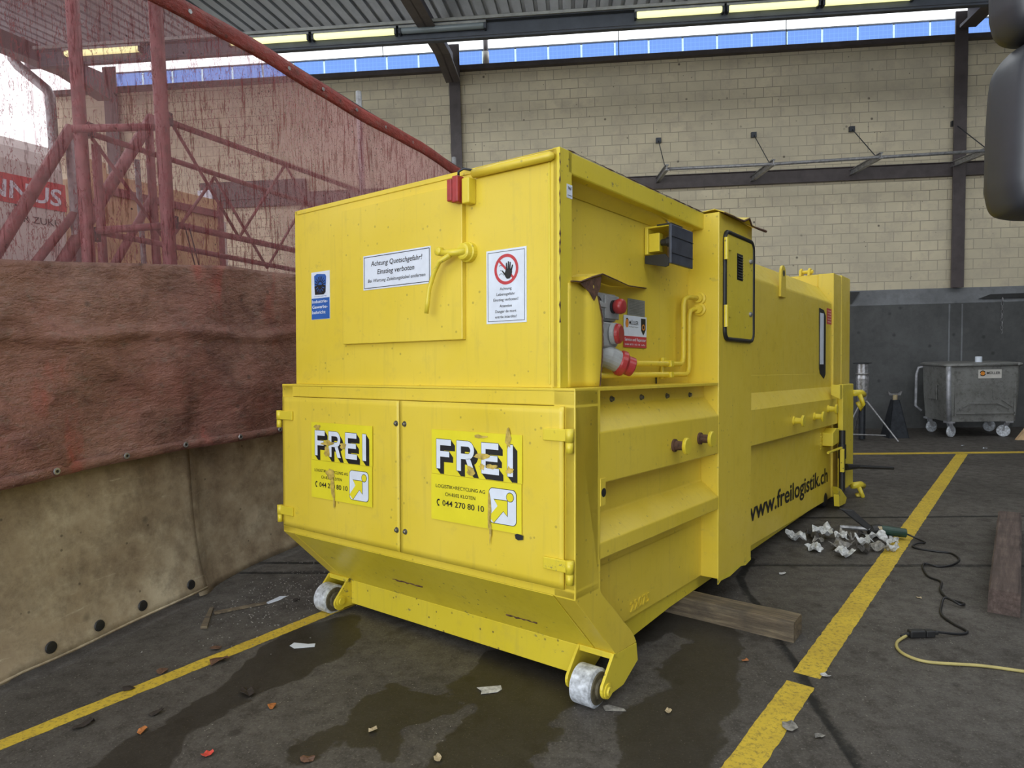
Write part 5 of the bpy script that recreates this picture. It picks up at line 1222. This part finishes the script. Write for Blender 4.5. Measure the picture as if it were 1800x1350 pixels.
# ---------------------------------------------------------------- litter on the floor
def litter(x, y, s, mat, name, label, cat, group=None, flat=False, seed=0):
    rr = random.Random(seed * 7 + int(x * 1000)); n = 9; mb = MB(); a0 = rr.uniform(0, 6)
    el = rr.uniform(.5, .8); pts = []
    c = Vector((0, 0, .006 if flat else s * .28))
    for k in range(n):
        an = 2 * PI * k / n; q = rr.uniform(.75, 1.1); pts.append(Vector((math.cos(an) * s * q, math.sin(an) * s * q * el, .003 + (0.002 if flat else rr.uniform(0, s * .5)))))
    cv = mb.b.verts.new(c); vs_ = [mb.b.verts.new(p) for p in pts]
    for k in range(n): mb.b.faces.new([cv, vs_[k], vs_[(k + 1) % n]])
    o = mb.build(name, mat, solid=.002); o.location = (x, y, .001); o.rotation_euler = (0, 0, a0); tag(o, label, cat, group); return o
items = [(-1.508, 3.103, .030, 'leaf_o', 'dry_leaf', 'orange brown curled leaf in front of the wet band left of the wheels', 'leaf'),
 (-1.619, 2.712, .030, 'leaf_r', 'plastic_scrap', 'bright red scrap near the lower left corner of the floor', 'scrap'),
 (-2.023, 2.868, .026, 'leaf_o', 'dry_leaf', 'orange leaf at the edge of the dark wet band, lower left', 'leaf'),
 (-1.165, 2.70, .034, 'leaf_b', 'dry_leaf', 'brown leaf with a pale tip at the bottom of the photo, left of centre', 'leaf'),
 (.884, 3.679, .022, 'leaf_o', 'dry_leaf', 'small tan leaf between the timber and the wide yellow stripe', 'leaf'),
 (-.61, 2.738, .024, 'leaf_p', 'dry_leaf', 'pale tan leaf in the wet patch at the bottom centre', 'leaf'),
 (-.95, 2.93, .026, 'leaf_p', 'dry_leaf', 'pale crumbled leaf left of the bottom centre wet patch', 'leaf'),
 (-1.695, 3.223, .055, 'leaf_d', 'leaf_clump', 'dark clump of wet leaves in the wet band, lower left', 'leaves'),
 (-2.02, 3.55, .060, 'leaf_b', 'leaf_clump', 'brown clump of leaves just below the narrow yellow stripe', 'leaves'),
 (-2.27, 3.42, .035, 'leaf_b', 'dry_leaf', 'brown leaf lying on the narrow yellow stripe, lower of the two', 'leaf'),
 (-2.12, 3.70, .032, 'leaf_b', 'dry_leaf', 'brown leaf touching the upper edge of the narrow yellow stripe', 'leaf'),
 (-2.35, 3.24, .040, 'leaf_d', 'dry_leaf', 'dark leaf lying on the narrow yellow stripe at lower left', 'leaf'),
 (-2.33, 2.90, .05, 'leaf_d', 'leaf_clump', 'dark flattened leaves under the narrow yellow stripe, far lower left', 'leaves'),
 (-2.05, 3.02, .035, 'leaf_d', 'dry_leaf', 'dark flat leaf left of the wet band', 'leaf'),
 (1.246, 3.527, .028, 'paper', 'paper_scrap', 'small white crumbled scrap right of the wide yellow stripe', 'scrap'),
 (.93, 3.05, .045, 'rag_g', 'paper_scrap', 'muddy grey scrap at the right edge of the wide yellow stripe near the bottom', 'scrap'),
 (1.03, 2.98, .030, 'rag_g', 'paper_scrap', 'small muddy scrap right of the wide yellow stripe, bottom', 'scrap'),
 (1.481, 5.057, .028, 'paper', 'paper_scrap', 'small pale scrap on the floor before the scrap heap', 'scrap'),
 (.406, 3.154, .022, 'leaf_p', 'dry_leaf', 'small pale leaf right of the front right wheel', 'leaf'),
 (-1.70, 4.62, .03, 'leaf_d', 'dry_leaf', 'dark leaf behind the narrow stripe near the left wheel', 'leaf'),
 (-1.95, 4.45, .03, 'leaf_d', 'dry_leaf', 'dark leaf between the curtain and the narrow stripe', 'leaf'),
 (2.223, 4.617, .02, 'leaf_p', 'wood_chip', 'pale wood chip lying between the stripe and the black cable', 'chip'),
 (5.779, 10.765, .03, 'white', 'paper_scrap', 'white scrap on the floor in front of the dumpster, left one', 'scrap'), (5.95, 10.50, .03, 'white', 'paper_scrap', 'white scrap on the floor in front of the dumpster, right one', 'scrap')]
for k, (x, y, s, m, nm_, lb_, ct) in enumerate(items): litter(x, y, s, m, nm_, lb_, ct, seed=k, flat=False)
def flat_paper(pts, mat, label, lines=True, name='paper_scrap'):
    cx = sum(p[0] for p in pts) / len(pts); cy = sum(p[1] for p in pts) / len(pts)
    o = MB().prism([(a - cx, b - cy, 0) for a, b in pts], (0, 0, .0015)).build(name, mat); o.location = (cx, cy, .003); o.rotation_euler = (.02, .02, 0); tag(o, label, 'scrap'); return o
flat_paper([(-.53, 3.33), (-.41, 3.36), (-.40, 3.325), (-.42, 3.295), (-.50, 3.27), (-.50, 3.30)], 'paper', 'crumpled silver grey paper scrap on the wet floor left of the front right wheel')
flat_paper([(.10, 3.185), (.13, 3.20), (.20, 3.17), (.21, 3.15), (.11, 3.145)], 'rag_g', 'grey flat scrap just right of the front right wheel')
flat_paper([(-2.15, 4.40), (-2.10, 4.52), (-2.05, 4.53), (-2.07, 4.46), (-2.12, 4.39)], 'white', 'white elongated paper scrap between the curtain and the narrow stripe')
flat_paper([(-1.70, 3.76), (-1.69, 3.80), (-1.60, 3.79), (-1.56, 3.80), (-1.55, 3.76), (-1.66, 3.73)], 'white', 'black and white scrap on the wet floor below the front left wheel')
sk = MB().prism([(-2.48, 4.28, 0), (-2.46, 4.29, 0), (-2.33, 3.98, 0), (-2.37, 3.97, 0)], (0, 0, .015)).build('wood_lath', 'wood'); sk.location = (0, 0, .004); tag(sk, 'short weathered wood lath sticking out from under the brown curtain sheet', 'lath')
sk = MB().prism([(-2.42, 4.22, 0), (-2.14, 4.40, 0), (-2.13, 4.38, 0), (-2.40, 4.19, 0)], (0, 0, .012)).build('wood_lath', 'wood'); sk.location = (0, 0, .004); tag(sk, 'thin twig like lath crossing the short lath at the curtain foot', 'lath')
# crumbs of dirt: uncountable
mb = MB(); rr = random.Random(11)
for k in range(420):
    if True: x, y = rr.gauss(-2.1, .22), rr.gauss(4.5, .35)
    elif k < 500: x, y = rr.gauss(2.2, .35), rr.gauss(5.7, .2)
    else: x, y = rr.uniform(-3, 3.5), rr.uniform(2.4, 6)
    if x < -3.0 + (y - 3.247) * .267 + .05: continue
    s = rr.uniform(.0015, .0042); mb.box(x - s, x + s, y - s * .8, y + s * .8, 0.0, s)
cr = mb.build('floor_grit', 'rag_g'); tag(cr, 'scattered pale grit and crumbs on the floor at the foot of the curtain', 'grit', kind='stuff')
# chipped rusty corner and seam lines of the hopper
pr = random.Random(9)
mb = MB(); z = .30
pts = []
while z < 1.07: pts.append((2.0985, .0335 + pr.uniform(-.001, .003), z)); z += .02
mb.tube(pts, [pr.choice((.0006, .0015, .003, .0045)) for _ in pts], 5).build('chipped_corner', 'torn', pc)
MB().tube([(2.099, .10 + .04 * k, 1.091 + pr.uniform(-.001, .001)) for k in range(40)], [pr.choice((.001, .002, .0035)) for _ in range(40)], 5).build('chipped_lip', 'torn', pc)
for y_, h_ in ((.16, .012), (.50, .010), (1.30, .014)):
    pass
mb = MB(); pts = [(1.06 + .02 * k, .2 + .006 * math.sin(k), -1.133) for k in range(4)]; mb.b.free()
for xa, xb, yy in ((.78, 1.03, .22), (1.60, 1.80, .27)):
    n = 12; pts = [(xa + (xb - xa) * k / n, yy - .004, -.935 - yy * .985 + .0 + pr.uniform(-.003, .003)) for k in range(n + 1)]
    MB().tube(pts, [pr.choice((.002, .004, .005)) for _ in pts], 5).build('scratch', 'torn', pc)
